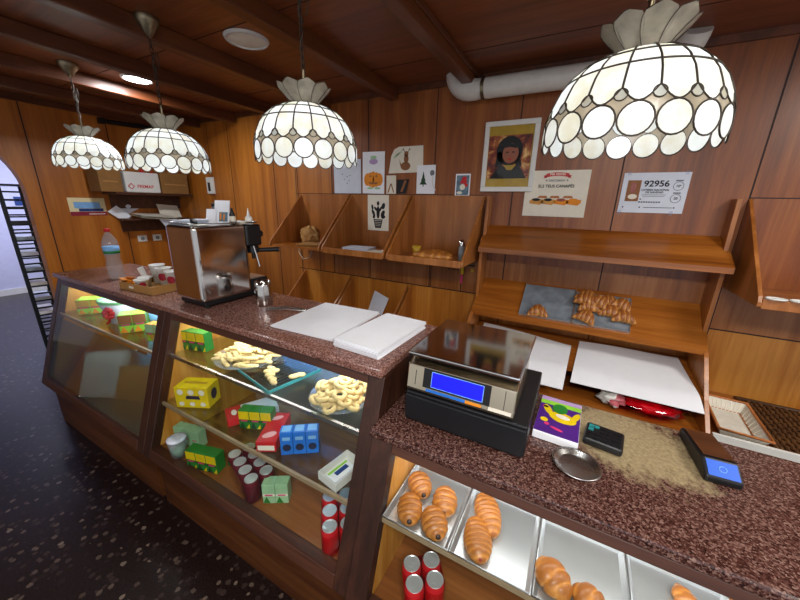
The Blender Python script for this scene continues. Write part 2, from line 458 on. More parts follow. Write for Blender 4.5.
# ceiling beams
for i, x in enumerate((-.715, -1.30, -1.92, -2.51, -3.10, -3.68)):
    mb = MB(); mb.box(x-.07, x, -2.6, D-.02, 2.335, CE)
    if i == 0: mb.box(x-.0, x+.012, -2.6, D-.02, 2.385, CE)
    struct(mb.build('trim_%d' % (6+i), M['beam'], bevel=.006))
mb = MB()
for y in (.35, 1.25, 1.98):
    mb.box(-4.3, 2.6, y-.003, y+.003, CE-.0015, CE)
struct(mb.build('trim_12', M['joint_red']))

# ------------------------------------------------------------------ display cabinets
SL = .319
def case(name, label, x0, x1, yt, zt, zb, yb, pane, shelves, cat='display cabinet', liners=True):
    """slanted-front cabinet; y on the front plane falls by SL per metre going down"""
    Y = lambda z, t=0: yt - (zt-z)*SL + t
    root = thing(name, label, cat, ((x0+x1)/2, (yt+yb)/2, 0))
    px0, px1, pz0, pz1 = pane
    def slab(mb, a, b, z0, z1, t0, t1, mat=0):
        mb.hexa([(a, Y(z0, t0), z0), (b, Y(z0, t0), z0), (a, Y(z0, t1), z0), (b, Y(z0, t1), z0),
                 (a, Y(z1, t0), z1), (b, Y(z1, t0), z1), (a, Y(z1, t1), z1), (b, Y(z1, t1), z1)], mat)
    mb = MB()
    slab(mb, x0, px0, zb, zt, 0, .045); slab(mb, px1, x1, zb, zt, 0, .045)
    slab(mb, px0, px1, pz1, zt, 0, .045, 1); slab(mb, px0, px1, zb, pz0, 0, .045, 1)
    mb.build('frame', [M['frame'], M['rail']], root, bevel=.003)
    mb = MB(); g = .004
    mb.add([(px0, Y(pz0, g), pz0), (px1, Y(pz0, g), pz0), (px1, Y(pz1, g), pz1), (px0, Y(pz1, g), pz1)], [(0,1,2,3)])
    mb.build('glass_pane', M['glass'], root)
    sp = [(Y(zb, .046), zb), (yb, zb), (yb, zt), (Y(zt, .046), zt)]
    for k, (a, b, c, d) in enumerate(((x0, x0+.02, x0+.0205, px0-.002), (x1-.02, x1, px1+.002, x1-.0205))):
        o = MB().prism(sp, 'x', a, b).build('side_panel', M['frame'], root)
        sp2 = [(Y(zb+.04, .05), zb+.04), (yb-.02, zb+.04), (yb-.02, zt-.012), (Y(zt-.012, .05), zt-.012)]
        MB().prism(sp2, 'x', c, d).build('lining', M['liner'], o)
    MB().box(x0+.021, x1-.021, yb-.018, yb, zb, zt-.002).build('back_panel', M['backp'], root)
    MB().box(x0+.021, x1-.021, Y(zb, .05)+.01, yb-.02, zb, zb+.035).build('floor_panel', M['cab_floor'], root)
    MB().box(x0+.04, x1-.0, Y(zb)+.045, yb-.02, 0, zb-.001).build('plinth', M['plinth'], root)
    for z, m_, e_, yend in shelves:
        yf = Y(z, .032)
        s = MB().box(px0-.0, px1+.0, yf, yend, z-.008, z).build('shelf', m_, root)
        MB().box(px0, px1, yf-.012, yf-.0005, z-.014, z+.003).build('shelf_edge', e_, s)
    # led strip under the top rail
    MB().box(px0+.02, px1-.02, Y(zt)+.06, Y(zt)+.08, zt-.012, zt-.002).build('light_strip', M['led_strip'], root)
    return root
M['backp'] = plain('grey_back_panel', '#a5a4a0', .4, .1, .08, 4)
M['led_strip'] = emis('cabinet_led_strip', '#f2f6ff', 2)
M['shelf_metal'] = metal('shelf_edge_metal', '#cfccc4', .3)
M['edge_tan'] = plain('tan_shelf_edge', '#9a8468', .45)

H1, H2 = 1.09, .922
cab1 = case('display_cabinet', 'dark wood slanted display cabinet at the far left with misted lower pane',
            -3.225, -1.832, .835, 1.058, .325, 1.27, (-3.165, -1.895, .375, 1.018),
            [(.815, M['glass_shelf'], M['edge_tan'], 1.24)])
# misted sheet that fills the lower part of the far cabinet behind its glass
Y1 = lambda z, t=0: .835-(1.058-z)*SL+t
mb = MB(); mb.add([(-3.165, Y1(.38, .02), .38), (-1.895, Y1(.38, .02), .38), (-1.895, Y1(.79, .02), .79), (-3.165, Y1(.79, .02), .79)], [(0,1,2,3)])
mb.build('misted_sheet', M['misted'], cab1)
cab2 = case('display_cabinet', 'dark wood slanted display cabinet in the middle, filled with drinks and biscuits',
            -1.828, -.497, .835, 1.058, .325, 1.27, (-1.765, -.562, .375, 1.022),
            [(.842, M['glass_shelf'], M['shelf_metal'], 1.24), (.60, M['glass_shelf'], M['edge_tan'], 1.24)])
cab3 = case('display_cabinet', 'lower dark wood display cabinet at the right holding croissant trays',
            -.489, 1.25, .744, .89, .325, 1.22, (-.414, 1.18, .39, .862),
            [(.648, M['cab_floor'], M['edge_tan'], 1.19)])

mb = MB(); mb.box(-3.245, -.499, .815, 1.30, 1.06, 1.09)
tag(mb.build('countertop', M['granite'], bevel=.006), 'long red granite countertop over the two taller display cabinets', 'countertop')
mb = MB(); mb.box(-.4965, 1.27, .738, 1.245, .892, .922)
tag(mb.build('countertop', M['granite2'], bevel=.006), 'lower worn granite countertop with a bleached tan patch', 'countertop')

# ------------------------------------------------------------------ back fixtures
def bin_thing(x0, x1, zt, zb, depth, label, name='bread_bin', lip=True, cat='bread bin', back='bin'):
    root = thing(name, label, cat, ((x0+x1)/2, D, zb))
    yf = D-.0025-depth
    tri = [(D-.0025, zb), (D-.0025, zt), (yf+.012, zb+.045), (yf, zb+.02), (yf, zb)]
    for a in (x0, x1-.015):
        MB().prism(tri, 'x', a, a+.015).build('side_panel', M['bin'], root, bevel=.0015)
    MB().box(x0+.0155, x1-.0155, yf+.016, D-.0025, zb, zb+.015).build('base_board', M['shelf'], root)
    MB().box(x0+.0155, x1-.0155, D-.008, D-.0026, zb+.0155, zt).build('back_board', M[back], root)
    if lip: MB().box(x0+.0155, x1-.0155, yf, yf+.015, zb-.008, zb+.036).build('front_lip', M['bin'], root, bevel=.002)
    return root
xs = [(-2.325, -1.765), (-1.745, -1.178), (-1.158, -.602)]
bl = ['open triangular wooden bread bin holding folded kraft bags, leftmost upper one',
      'open triangular wooden bread bin with the cactus print on its back, middle upper one',
      'open triangular wooden bread bin holding baguettes, below the red hat card']
for (a, b), l in zip(xs, bl): bin_thing(a, b, 1.682, 1.245, .41, l, lip='leftmost' not in l)
ll = ['lower wooden bread bin behind the coffee machine jug, leftmost of three',
      'lower wooden bread bin with a torn paper in it, middle of three',
      'empty lower wooden bread bin just left of the shelf unit']
for (a, b), l in zip(xs, ll): bin_thing(a, b, .978, .56, .44, l, back='wall_low')
bin_thing(.725, 1.3, 1.682, 1.225, .42, 'wooden bread bin at the right edge with white lace in its tray', back='wall_dark')

# central stepped shelf unit
su = thing('bakery_shelf_unit', 'stepped wooden shelf unit with sloping shelves behind the lower counter', 'shelf unit', (.06, D, 0))
sp = [(D-.003, 0), (D-.003, 1.678), (2.27, 1.678), (2.25, 1.425), (2.2, 1.40), (2.2, 1.0), (2.08, .90), (1.93, .735), (1.80, .62), (1.80, 0)]
for a in (-.575, .66):
    MB().prism(sp, 'x', a, a+.02).build('side_panel', M['bin'], su, bevel=.002)
def slope(mb, x0, x1, yb_, zb_, yf_, zf_, th=.022, mat=0, notch=None):
    mb.hexa([(x0, yf_, zf_-th), (x1, yf_, zf_-th), (x0, yb_, zb_-th), (x1, yb_, zb_-th),
             (x0, yf_, zf_), (x1, yf_, zf_), (x0, yb_, zb_), (x1, yb_, zb_)], mat)
mb = MB(); slope(mb, -.553, .659, D-.003, 1.49, 2.262, 1.437)
slope(mb, -.565, .685, 2.24, 1.424, 2.125, 1.357, .03); slope(mb, -.5535, .6585, 2.262, 1.437, 2.24, 1.424)
mb.build('shelf', M['shelf'], su)
mb = MB(); slope(mb, -.553, .659, D-.003, 1.115, 2.202, 1.008); slope(mb, -.565, .672, 2.197, 1.004, 2.10, .935, .032)
slope(mb, -.5535, .6585, 2.202, 1.008, 2.197, 1.004)
mb.build('shelf', M['shelf'], su)
mb = MB(); slope(mb, -.553, .659, D-.003, .785, 1.94, .742); mb.build('shelf', M['shelf'], su)
mb = MB(); slope(mb, -.553, .659, D-.003, .612, 1.815, .605); mb.build('shelf', M['shelf'], su)
# low shelf to the right
ls = thing('low_wall_shelf', 'low wooden shelf with white front strip at the right edge', 'shelf', (1.0, D, 0))
MB().box(.682, 1.32, 1.81, D-.003, .585, .61).build('shelf_board', M['shelf'], ls)
MB().box(.682, 1.32, 1.795, 1.8095, .575, .642).build('front_strip', M['white_pl'], ls)
MB().box(.72, .74, 1.9, D-.003, 0, .584).build('support', M['bin'], ls); MB().box(1.28, 1.30, 1.9, D-.003, 0, .584).build('support', M['bin'], ls)

# ------------------------------------------------------------------ pendant lamps
def lamp(label, loc):
    zr = 0       # local z=0 is the rim; ceiling added by chain
    root = thing('pendant_lamp', label, 'pendant lamp', loc, group='capiz shell pendant lamps over the counters')
    N = 18
    # profile: height fraction -> (r, z)
    prof = [(.052, .205), (.085, .198), (.115, .183), (.142, .160), (.164, .130), (.178, .098), (.186, .065), (.188, .03), (.186, 0)]
    prof = [(a*.962, b*.93) for a, b in prof]
    cum = [0]
    for a, b in zip(prof, prof[1:]): cum.append(cum[-1]+math.hypot(b[0]-a[0], b[1]-a[1]))
    T = cum[-1]
    def P(s):
        s = max(0, min(T, s))
        for i in range(len(prof)-1):
            if s <= cum[i+1]+1e-9:
                k = (s-cum[i])/(cum[i+1]-cum[i]); return (prof[i][0]+(prof[i+1][0]-prof[i][0])*k, prof[i][1]+(prof[i+1][1]-prof[i][1])*k)
        return prof[-1]
    def S(u, s, off=0):      # u in column units, s = arc length from top
        r, z = P(s); t = 2*PI*u/N
        r += off
        return (r*math.cos(t), r*math.sin(t), z)
    mb = MB()
    rows = [(.0, .070), (.072, .112)]
    arch0, AE, AB = .114, T-.0605-.114-.028, .0275    # arched row: start, side length, bulge
    cr = .0302                   # big circle radius
    cc = T-cr                    # circle centre arc length
    for k in range(N):
        g = .03
        for s0, s1 in rows:
            mb.grid(lambda a, b, k=k, s0=s0, s1=s1: S(k+g+(1-2*g)*a, s0+(s1-s0)*b), 3, 3, 0)
        def ar(a, b, k=k):
            end = arch0 + AE + AB*math.sin(PI*a)
            return S(k+g+(1-2*g)*a, arch0+(end-arch0)*b)
        mb.grid(ar, 8, 3, 0)
        # big circle, centred under the arch
        def circ(uc, sc_, rad, wmul=1):
            r, _ = P(sc_); du = rad/(2*PI*r/N)
            vs = [S(uc, sc_, .001)] + [S(uc+du*wmul*math.cos(2*PI*i/20), sc_+rad*math.sin(2*PI*i/20), .001) for i in range(20)]
            mb.add(vs, [(0, 1+i, 1+(i+1) % 20) for i in range(20)], 0, True)
            return [S(uc+du*wmul*math.cos(2*PI*i/20), sc_+rad*math.sin(2*PI*i/20), .0012) for i in range(20)]
        ring = circ(k+.5, cc, cr); mb.tube(ring, .0019, 5, 1, closed=True)
        ring = circ(k, arch0+AE+.0135, .0112); mb.tube(ring, .0015, 4, 1, closed=True)
        # lead lines
        mb.tube([S(k, s*(arch0+AE)/10, .0005) for s in range(11)], .0023, 5, 1)
        mb.tube([S(k+a/8, arch0+AE+AB*math.sin(PI*a/8), .0008) for a in range(9)], .0019, 4, 1)
    for s in (0, .071, .113):
        mb.tube([S(i*N/54, s, .0008) for i in range(54)], .0022, 5, 1, closed=True)
    # filler glass between the arches and the circles
    dux = cr/(2*PI*P(cc)[0]/N)
    for k in range(N):
        def fill(a, b, k=k):
            top = arch0+AE+AB*math.sin(PI*a)
            q = (a-.5)/dux
            bot = cc - (cr*math.sqrt(1-q*q) if abs(q) < 1 else 0)
            return S(k+a, top+(max(bot, top+.0005)-top)*b, -.0006)
        mb.grid(fill, 12, 2, 2)
    shade = mb.build('shade', [M['shell'], M['lead'], M['shell_fill']], root, world=False)
    # crown of flared petals
    mb = MB(); NP = 9
    for k in range(NP):
        t0 = 2*PI*k/NP
        def pet(a, b, t0=t0):
            w = (.011+.019*math.sin(PI*min(1, b*.62)))*(1 if b < .75 else math.sqrt(max(0.02, 1-((b-.75)/.25)**2)))
            x = (a-.5)*2*w; r = .040+.052*b**1.2
            return (r*math.cos(t0)-x*math.sin(t0), r*math.sin(t0)+x*math.cos(t0), .192+.060*b)
        mb.grid(pet, 5, 7, 0)
        mb.tube([pet(a/10, 1) for a in range(11)], .001, 4, 1); mb.tube([pet(0, b/7) for b in range(8)], .001, 4, 1)
    mb.build('crown', [M['shell_dull'], M['lead']], root, world=False)
    hc = CE-.002-loc[2]
    # rod, chain, canopy
    mb = MB(); mb.cyl((0, 0, .125), (0, 0, .30), .006, n=10); mb.lathe([(.0, .186), (.0505, .189), (.0505, .193), (0, .197)], n=18)
    mb.build('stem', M['brass'], root, world=False)
    mb = MB(); z = .30; k = 0
    while z < hc-.085:
        a = .0065; h = .017
        pts = []
        for i in range(12):
            t = 2*PI*i/12
            p = (a*math.cos(t), 0, z+h*math.sin(t)+h*.0)
            pts.append(p if k % 2 == 0 else (0, p[0], p[2]))
        mb.tube(pts, .0018, 5, 0, closed=True); z += .026; k += 1
    mb.tube([(.006*math.cos(t*1.3), .006*math.sin(t*1.3), .30+(hc-.06-.30)*t/14) for t in range(15)], .0022, 5, 0)
    # loose loop of flex
    mb.tube([(.012+.016*math.sin(t*PI/6), .01, hc-.16-.04*math.cos(t*PI/6)-.03*t/12) for t in range(12)], .002, 5, 0)
    mb.build('chain', M['lead'], root, world=False)
    mb = MB(); mb.lathe([(.008, hc-.075), (.022, hc-.062), (.030, hc-.045), (.048, hc-.022), (.052, hc-.006), (.052, hc)], n=24)
    mb.build('ceiling_canopy', M['brass'], root, world=False)
    mb = MB(); mb.lathe([(0, .055), (.020, .062), (.027, .08), (.025, .10), (.012, .123)], n=12)
    mb.build('bulb', M['bulb'], root, world=False)
    return root
M['shell_dull'] = plain('unlit_capiz', '#847c6e', .4, 0, .3, 25)
LP = [((.060, 1.0, 1.755), 'largest looking capiz shell pendant lamp, nearest, above the weighing scale'),
      ((-.925, .98, 1.752), 'capiz shell pendant lamp above the middle of the tall counter, left of the pinned drawings'),
      ((-1.905, 1.02, 1.752), 'capiz shell pendant lamp in front of the white first aid box'),
      ((-2.975, 1.08, 1.80), 'farthest and smallest looking capiz shell pendant lamp, near the arch')]
for (loc, lb) in LP:
    lamp(lb, loc)

# ------------------------------------------------------------------ ceiling things
dl = thing('downlight', 'round recessed ceiling light, glowing white, between the far beams', 'ceiling light', (-2.89, 1.42, CE))
MB().lathe([(0, CE-.008), (.075, CE-.008), (.082, CE-.0)], (-2.89, 1.42, 0), 28).build('diffuser', M['led'], dl)
MB().lathe([(.083, CE-.0), (.083, CE-.01), (.095, CE-.006), (.097, CE-.0)], (-2.89, 1.42, 0), 28).build('trim_ring', M['white_pl'], dl)
sg = thing('ceiling_speaker', 'round cream ceiling speaker grille between two beams', 'speaker', (-1.665, 1.365, CE))
MB().lathe([(0, CE-.006), (.088, CE-.006), (.092, CE-.004)], (-1.665, 1.365, 0), 32).build('grille', M['cream'], sg)
MB().lathe([(.0925, CE-.0), (.0925, CE-.012), (.104, CE-.010), (.110, CE-.0)], (-1.665, 1.365, 0), 32).build('rim', M['white_pl'], sg)
vp = thing('ventilation_pipe', 'thick white plastic pipe with elbows running along the top of the back wall', 'pipe', (-.2, 2.27, 2.31))
mb = MB(); mb.cyl((-.70, 2.262, 2.312), (.22, 2.262, 2.308), .058, n=24); mb.build('straight_pipe', M['pipe'], vp)
def elbow(pts, name):
    m_ = MB(); m_.tube(pts, .061, 20); return m_.build(name, M['pipe'], vp)
c = .11
elbow([(-.70, 2.262, 2.312)] + [(-.735-c*math.sin(t), 2.262, 2.312+c*(1-math.cos(t))*.9) for t in [PI/2*i/8 for i in range(9)]] , 'elbow')
elbow([(.22, 2.262, 2.308)] + [(.225+.10*math.sin(t), 2.262-.08*(1-math.cos(t)), 2.308+.10*(1-math.cos(t))) for t in [PI/2*i/8 for i in range(9)]], 'elbow')
mb = MB(); mb.cyl((-.665, 2.262, 2.312), (-.645, 2.262, 2.312), .0635, n=24); mb.box(-.665, -.645, 2.255, D-.02, 2.37, 2.376)
mb.build('clamp', M['brass'], vp)

# ------------------------------------------------------------------ wall papers and posters
def sheet(name, label, cat, x0, x1, z0, z1, mat, y=D-.004, tilt=0, group=None):
    root = thing(name, label, cat, ((x0+x1)/2, y, (z0+z1)/2), rot=(0, tilt, 0), group=group)
    w, h = (x1-x0)/2, (z1-z0)/2
    mb = MB(); mb.box(-w, w, 0, .0015, -h, h); mb.build('paper', mat, root, world=False)
    return root, w, h
def ell(mb, cx, cz, rx, rz, y=-.0008, n=20, mat=0, a=0):
    vs = []
    for i in range(n):
        t = 2*PI*i/n; x, z = rx*math.cos(t), rz*math.sin(t)
        vs.append((cx+x*math.cos(a)-z*math.sin(a), y, cz+x*math.sin(a)+z*math.cos(a)))
    mb.add(vs, [tuple(range(n))], mat)
def pol(mb, pts, y=-.0008, mat=0): mb.add([(x, y, z) for x, z in pts], [tuple(range(len(pts)))], mat)

r_, w, h = sheet('drawing', 'white sheet with faint pencil marks, left of the pumpkin drawing', 'drawing', -1.925, -1.645, 1.69, 1.955, M['paper_blue'])
mb = MB()
for cx, cz in ((-.03, -.02), (.02, -.03), (0, .0), (.03, .01), (-.05, .02), (.0, -.05)): ell(mb, cx, cz, .006, .004)
mb.build('pencil_marks', M['grey_ink'], r_, world=False)
r_, w, h = sheet('drawing', 'child drawing of an orange pumpkin with a small cake above', 'drawing', -1.628, -1.42, 1.69, 2.004, M['white'], tilt=R(.8))
mb = MB()
for a in (-.055, -.028, 0, .028, .055): ell(mb, a, -.05, .034, .062-abs(a)*.25, -.0008-.00005*abs(a), 20, 0)
mb.build('pumpkin', M['orange'], r_, world=False)
mb = MB(); pol(mb, [(-.04, -.03), (-.015, -.03), (-.027, -.012)], -.0014); pol(mb, [(.04, -.03), (.015, -.03), (.027, -.012)], -.0014)
pol(mb, [(-.05, -.07), (.05, -.07), (.03, -.085), (-.03, -.085)], -.0014); mb.build('pumpkin_face', M['brown_ink'], r_, world=False)
mb = MB(); ell(mb, 0, .085, .04, .022); mb.build('cake', M['lilac'], r_, world=False)
mb = MB(); ell(mb, 0, .115, .03, .014, -.001); ell(mb, -.03, -.115, .03, .008); ell(mb, .04, -.115, .03, .008); mb.build('greenery', M['palegreen'], r_, world=False)
# reindeer drawing, with a rounded corner
root = thing('drawing', 'child drawing of a brown reindeer on torn white paper, topmost of the pinned drawings', 'drawing', (-1.235, D-.004, 1.935))
MB().prism([(-.148, -.095), (.148, -.09), (.142, .092), (-.06, .092), (-.10, .075), (-.125, .03)], 'y', 0, .0015).build('paper', M['cream'], root, world=False)
mb = MB(); ell(mb, .0, -.045, .042, .03); ell(mb, .005, .005, .02, .03); ell(mb, .005, .04, .018, .02)
pol(mb, [(-.045, -.04), (-.03, -.05), (-.055, .01)]); mb.build('reindeer', M['brown_ink'], root, world=False)
mb = MB()
for s in (-1, 1):
    pol(mb, [(.005+s*.01, .05), (.005+s*.014, .05), (.005+s*.03, .08), (.005+s*.025, .08)])
    pol(mb, [(.005+s*.02, .066), (.005+s*.023, .064), (.005+s*.04, .07), (.005+s*.04, .073)])
mb.build('antlers', M['ink'], root, world=False)
mb = MB(); ell(mb, -.08, .03, .03, .006, a=.6); ell(mb, -.06, .045, .03, .005, a=.5); mb.build('greenery', M['palegreen'], root, world=False)
r_, w, h = sheet('drawing', 'narrow white card with a brown crayon arch, beside the pumpkin drawing', 'drawing', -1.401, -1.315, 1.69, 1.826, M['cream'])
mb = MB(); pol(mb, [(-.035, -.06), (-.022, -.06), (.0, .0), (-.006, .01)]); pol(mb, [(.03, -.06), (.02, -.06), (-.004, .005), (.004, .01)]); mb.build('crayon_mark', M['brown_ink'], r_, world=False)
root = thing('drawing', 'small dark photo card with a red mark, under the reindeer drawing', 'drawing', (-1.255, D-.004, 1.745))
MB().prism([(-.054, -.054), (.03, -.053), (.055, .052), (-.05, .048)], 'y', 0, .0015).build('paper', M['ink'], root, world=False)
mb = MB(); pol(mb, [(-.02, -.04), (.0, -.04), (.035, .04), (.015, .045)]); mb.build('red_mark', M['brown_ink'], root, world=False)
r_, w, h = sheet('drawing', 'white card with a green Christmas tree drawn on it', 'drawing', -1.135, -.985, 1.692, 1.892, M['white'], y=D-.008)
mb = MB()
for k in range(3): pol(mb, [(-.05+.01*k-.0, -.035+.025*k), (.01-.01*k+.0, -.035+.025*k), (-.02, .01+.025*k)], -.0008-.0001*k)
pol(mb, [(-.024, -.05), (-.016, -.05), (-.016, -.03), (-.024, -.03)]); mb.build('tree', M['dkgreen'], r_, world=False)
mb = MB(); ell(mb, .05, .045, .018, .02); mb.build('bauble', M['grey_ink'], r_, world=False)
mb = MB(); mb.tube([(.055, -.004, .03), (.06, -.01, -.03), (.085, -.012, -.075)], .004, 6); mb.build('ribbon', M['white_pl'], r_, world=False)
r_, w, h = sheet('photo_card', 'small framed card with a red hat on it, left of the yellow banded poster', 'photo card', -.829, -.722, 1.675, 1.827, M['white'])
mb = MB(); mb.box(-.045, .045, -.001, 0, -.066, .066); mb.build('photo', M['card_photo'], r_, world=False)
mb = MB(); pol(mb, [(-.02, .012), (.03, .012), (.025, .055), (0, .06)], -.0018); ell(mb, .02, .0, .02, .012, -.0016); mb.build('red_hat', M['red'], r_, world=False)
mb = MB(); ell(mb, .0, -.012, .02, .02, -.0019); ell(mb, -.02, -.05, .02, .01, -.0019); mb.build('pale_patch', M['cream'], r_, world=False)
r_, w, h = sheet('art_print', 'cream card with a black cactus print inside the middle bread bin', 'print', -1.575, -1.373, 1.398, 1.68, M['cream'], y=D-.0105)
mb = MB()
for cx, cz, rx, rz, a in ((0,.005,.016,.05,0),(-.045,.0,.012,.03,.5),(.045,-.005,.016,.03,-.5),(-.055,.045,.010,.022,.2),(.05,.055,.016,.026,-.3),(0,.075,.012,.018,0),(-.02,.03,.01,.025,.8),(.022,.03,.009,.03,-.6),(-.04,-.03,.012,.016,0),(.05,-.03,.02,.014,.3)):
    ell(mb, cx, cz, rx, rz, a=a)
pol(mb, [(-.045, -.05), (.045, -.05), (.028, -.12), (-.028, -.12)]); mb.build('cactus', M['ink'], r_, world=False)
mb = MB()
for k in range(4):
    zz = -.062-.014*k; mb.box(-.036+.004*k, .036-.004*k, -.0014, -.0010, zz, zz+.003)
mb.build('pot_lines', M['cream'], r_, world=False)

# framed poster
root = thing('framed_poster', 'white framed film style poster with yellow bands and a dark haired woman', 'poster', (-.475, D-.018, 1.923))
mb = MB(); w, h = .168, .213
for a in ((-w, w, h-.03, h), (-w, w, -h, -h+.03), (-w, -w+.03, -h+.03, h-.03), (w-.03, w, -h+.03, h-.03)): mb.box(a[0], a[1], -.006, .015, a[2], a[3])
mb.build('frame', M['white_pl'], root, world=False, bevel=.003)
mb = MB(); mb.box(-w+.03, w-.03, 0, .012, -h+.03, h-.03); pr = mb.build('print', M['gold'], root, world=False)
def art():
    m, nt, b = newmat('poster_art')
    f = noise(nt, coords(nt, (1, 1, 1)), 16, 3, .6, .6)
    L(nt, ramp(nt, f, [(.3, '#2a120c'), (.46, '#7e2716'), (.57, '#b5602a'), (.68, '#efc27c')]), b.inputs['Base Color']); b.inputs['Roughness'].default_value = .5
    return m
mb = MB(); mb.box(-.136, .132, -.0008, 0, -.132, .128); mb.build('picture', art(), pr, world=False)
mb = MB(); ell(mb, .0, .035, .082, .088, -.0012, 28); pol(mb, [(-.075, .03), (-.02, .03), (-.04, -.06), (-.085, -.06)], -.0012); pol(mb, [(.06, .05), (.02, .03), (.05, -.06), (.085, -.06)], -.0012)
mb.build('hair', M['ink'], pr, world=False)
mb = MB(); ell(mb, .008, .02, .050, .06, -.0016, 24); mb.build('face', M['skin'], pr, world=False)
mb = MB(); ell(mb, -.012, .027, .009, .004, -.002); ell(mb, .024, .027, .009, .004, -.002); pol(mb, [(-.055, .05), (-.03, .085), (.06, .07), (.045, .05), (.0, .058)], -.002); mb.build('eyes', M['ink'], pr, world=False)
mb = MB(); ell(mb, .006, -.014, .013, .005, -.002); mb.build('mouth', M['red'], pr, world=False)
mb = MB(); pol(mb, [(-.11, -.132), (.12, -.132), (.07, -.055), (-.06, -.055)], -.0014); mb.build('jacket', M['ink'], pr, world=False)
mb = MB(); pol(mb, [(-.03, -.05), (.05, -.05), (.025, -.08), (-.005, -.08)], -.0022); mb.build('necklace', M['gold'], pr, world=False)
mb = MB(); mb.add([(-w+.03, -.0035, -h+.03), (w-.03, -.0035, -h+.03), (w-.03, -.0035, h-.03), (-w+.03, -.0035, h-.03)], [(0,1,2,3)]); mb.build('glass', M['glass'], root, world=False)

# canape poster
r_, w, h = sheet('paper_sign', 'cream poster with a red banner and a row of canapes', 'sign', -.352, .008, 1.56, 1.836, M['cream'])
def banner(mb):
    pts = [(-.065+.13*i/8, .105-.008*((i-4)/4)**2+.012) for i in range(9)]
    pol(mb, [(x, z-.012) for x, z in pts] + [(x, z+.010) for x, z in pts[::-1]])
    pol(mb, [(-.08, .092), (-.06, .095), (-.06, .112), (-.08, .108), (-.074, .10)]); pol(mb, [(.08, .092), (.06, .095), (.06, .112), (.08, .108), (.074, .10)])
mb = MB(); banner(mb); mb.build('banner', M['red'], r_, world=False)
text('lettering', 'PER FESTES', .018, M['cream'], r_, (0, -.0012, .115)); text('lettering', '\u2605 DESCOBREIX \u2605', .016, M['grey_ink'], r_, (0, -.001, .078))
text('lettering', 'ELS TEUS CANAP\u00c9S', .024, M['ink'], r_, (0, -.001, .045))
for k, (cx, top) in enumerate(((-.105, M['ink']), (-.035, M['ink']), (.04, M['sausage']), (.11, M['orange']))):
    mb = MB(); pol(mb, [(cx-.04, -.045), (cx+.025, -.05), (cx+.042, -.035), (cx-.02, -.028)]); pol(mb, [(cx-.04, -.045), (cx+.025, -.05), (cx+.025, -.068), (cx-.038, -.06)]); pol(mb, [(cx+.025, -.05), (cx+.042, -.035), (cx+.042, -.052), (cx+.025, -.068)])
    cn = mb.build('canape', M['orange'] if k > 1 else M['bread'], r_, world=False)
    mb = MB(); ell(mb, cx, -.036, .024, .009, -.0012); mb.build('topping', top, cn, world=False)
mb = MB()
for cx in (-.07, .0, .075): pol(mb, [(cx-.03, -.026), (cx+.03, -.026), (cx+.024, -.012), (cx-.02, -.012)])
mb.build('canape', M['basket_trim'], r_, world=False)

# lottery sheet
r_, w, h = sheet('lottery_sheet', 'white lottery sheet with the number 92956 taped to the wall', 'sign', .176, .475, 1.599, 1.813, M['paper_blue'])
mb = MB(); mb.box(-.125, -.062, -.001, 0, -.045, .068); pc = mb.build('picture', M['brown_ink'], r_, world=False)
mb = MB(); ell(mb, -.095, .028, .014, .03, -.0016); mb.build('figure', M['sausage'], pc, world=False); mb = MB(); ell(mb, -.092, -.02, .022, .014, -.0016); mb.build('figure', M['cream'], pc, world=False)
text('lettering', '92956', .044, M['ink'], r_, (.008, -.001, .048), sx=1.05)
text('lettering', 'LOTER\u00cdA NACIONAL', .0135, M['ink'], r_, (.008, -.001, .016)); text('lettering', 'DE NAVIDAD', .0135, M['ink'], r_, (.006, -.001, .003))
mb = MB()
mb.box(-.05, .06, -.0009, -.0002, -.0105, -.0085); mb.box(-.045, .055, -.0009, -.0002, -.0185, -.0165)
for k in range(9): mb.box(-.058+.0115*k, -.050+.0115*k, -.0009, -.0002, -.052, -.045)
for x in (-.128, -.048, .108): ell(mb, x, -.077, .004, .004)
mb.box(-.03, .1, -.0009, -.0002, -.079, -.076); mb.box(-.055, -.048, -.0009, -.0002, -.036, -.030); mb.build('small_print', M['navy'], r_, world=False)
mb = MB()
for cz in (.036, -.028): 
    mb.tube([(.106+.022*math.cos(t*PI/10), -.001, cz+.022*math.sin(t*PI/10)) for t in range(20)], .0013, 4, closed=True)
    mb.box(.09, .122, -.0009, -.0002, cz+.025, cz+.032)
mb.build('stamp', M['grey_ink'], r_, world=False)
text('lettering', '10\u00aa', .017, M['ink'], r_, (.106, -.001, .036)); text('lettering', '20', .017, M['ink'], r_, (.106, -.001, -.028))
mb = MB()
for x, z in ((-.125, .107), (.13, .107), (-.14, -.107), (.10, -.107)): mb.box(x-.008, x+.008, -.0012, -.0004, z-.012, z+.012)
mb.build('tape', M['film'], r_, world=False)

# thermostat on back wall
t_ = thing('wall_thermostat', 'narrow white wall unit with dark window, right of the box shelf', 'thermostat', (-3.645, D-.0025, 1.76))
MB().box(-3.70, -3.59, D-.03, D-.0025, 1.672, 1.845).build('body', M['white_pl'], t_, bevel=.004); MB().box(-3.672, -3.632, D-.032, D-.0301, 1.70, 1.79).build('window', M['black'], t_)

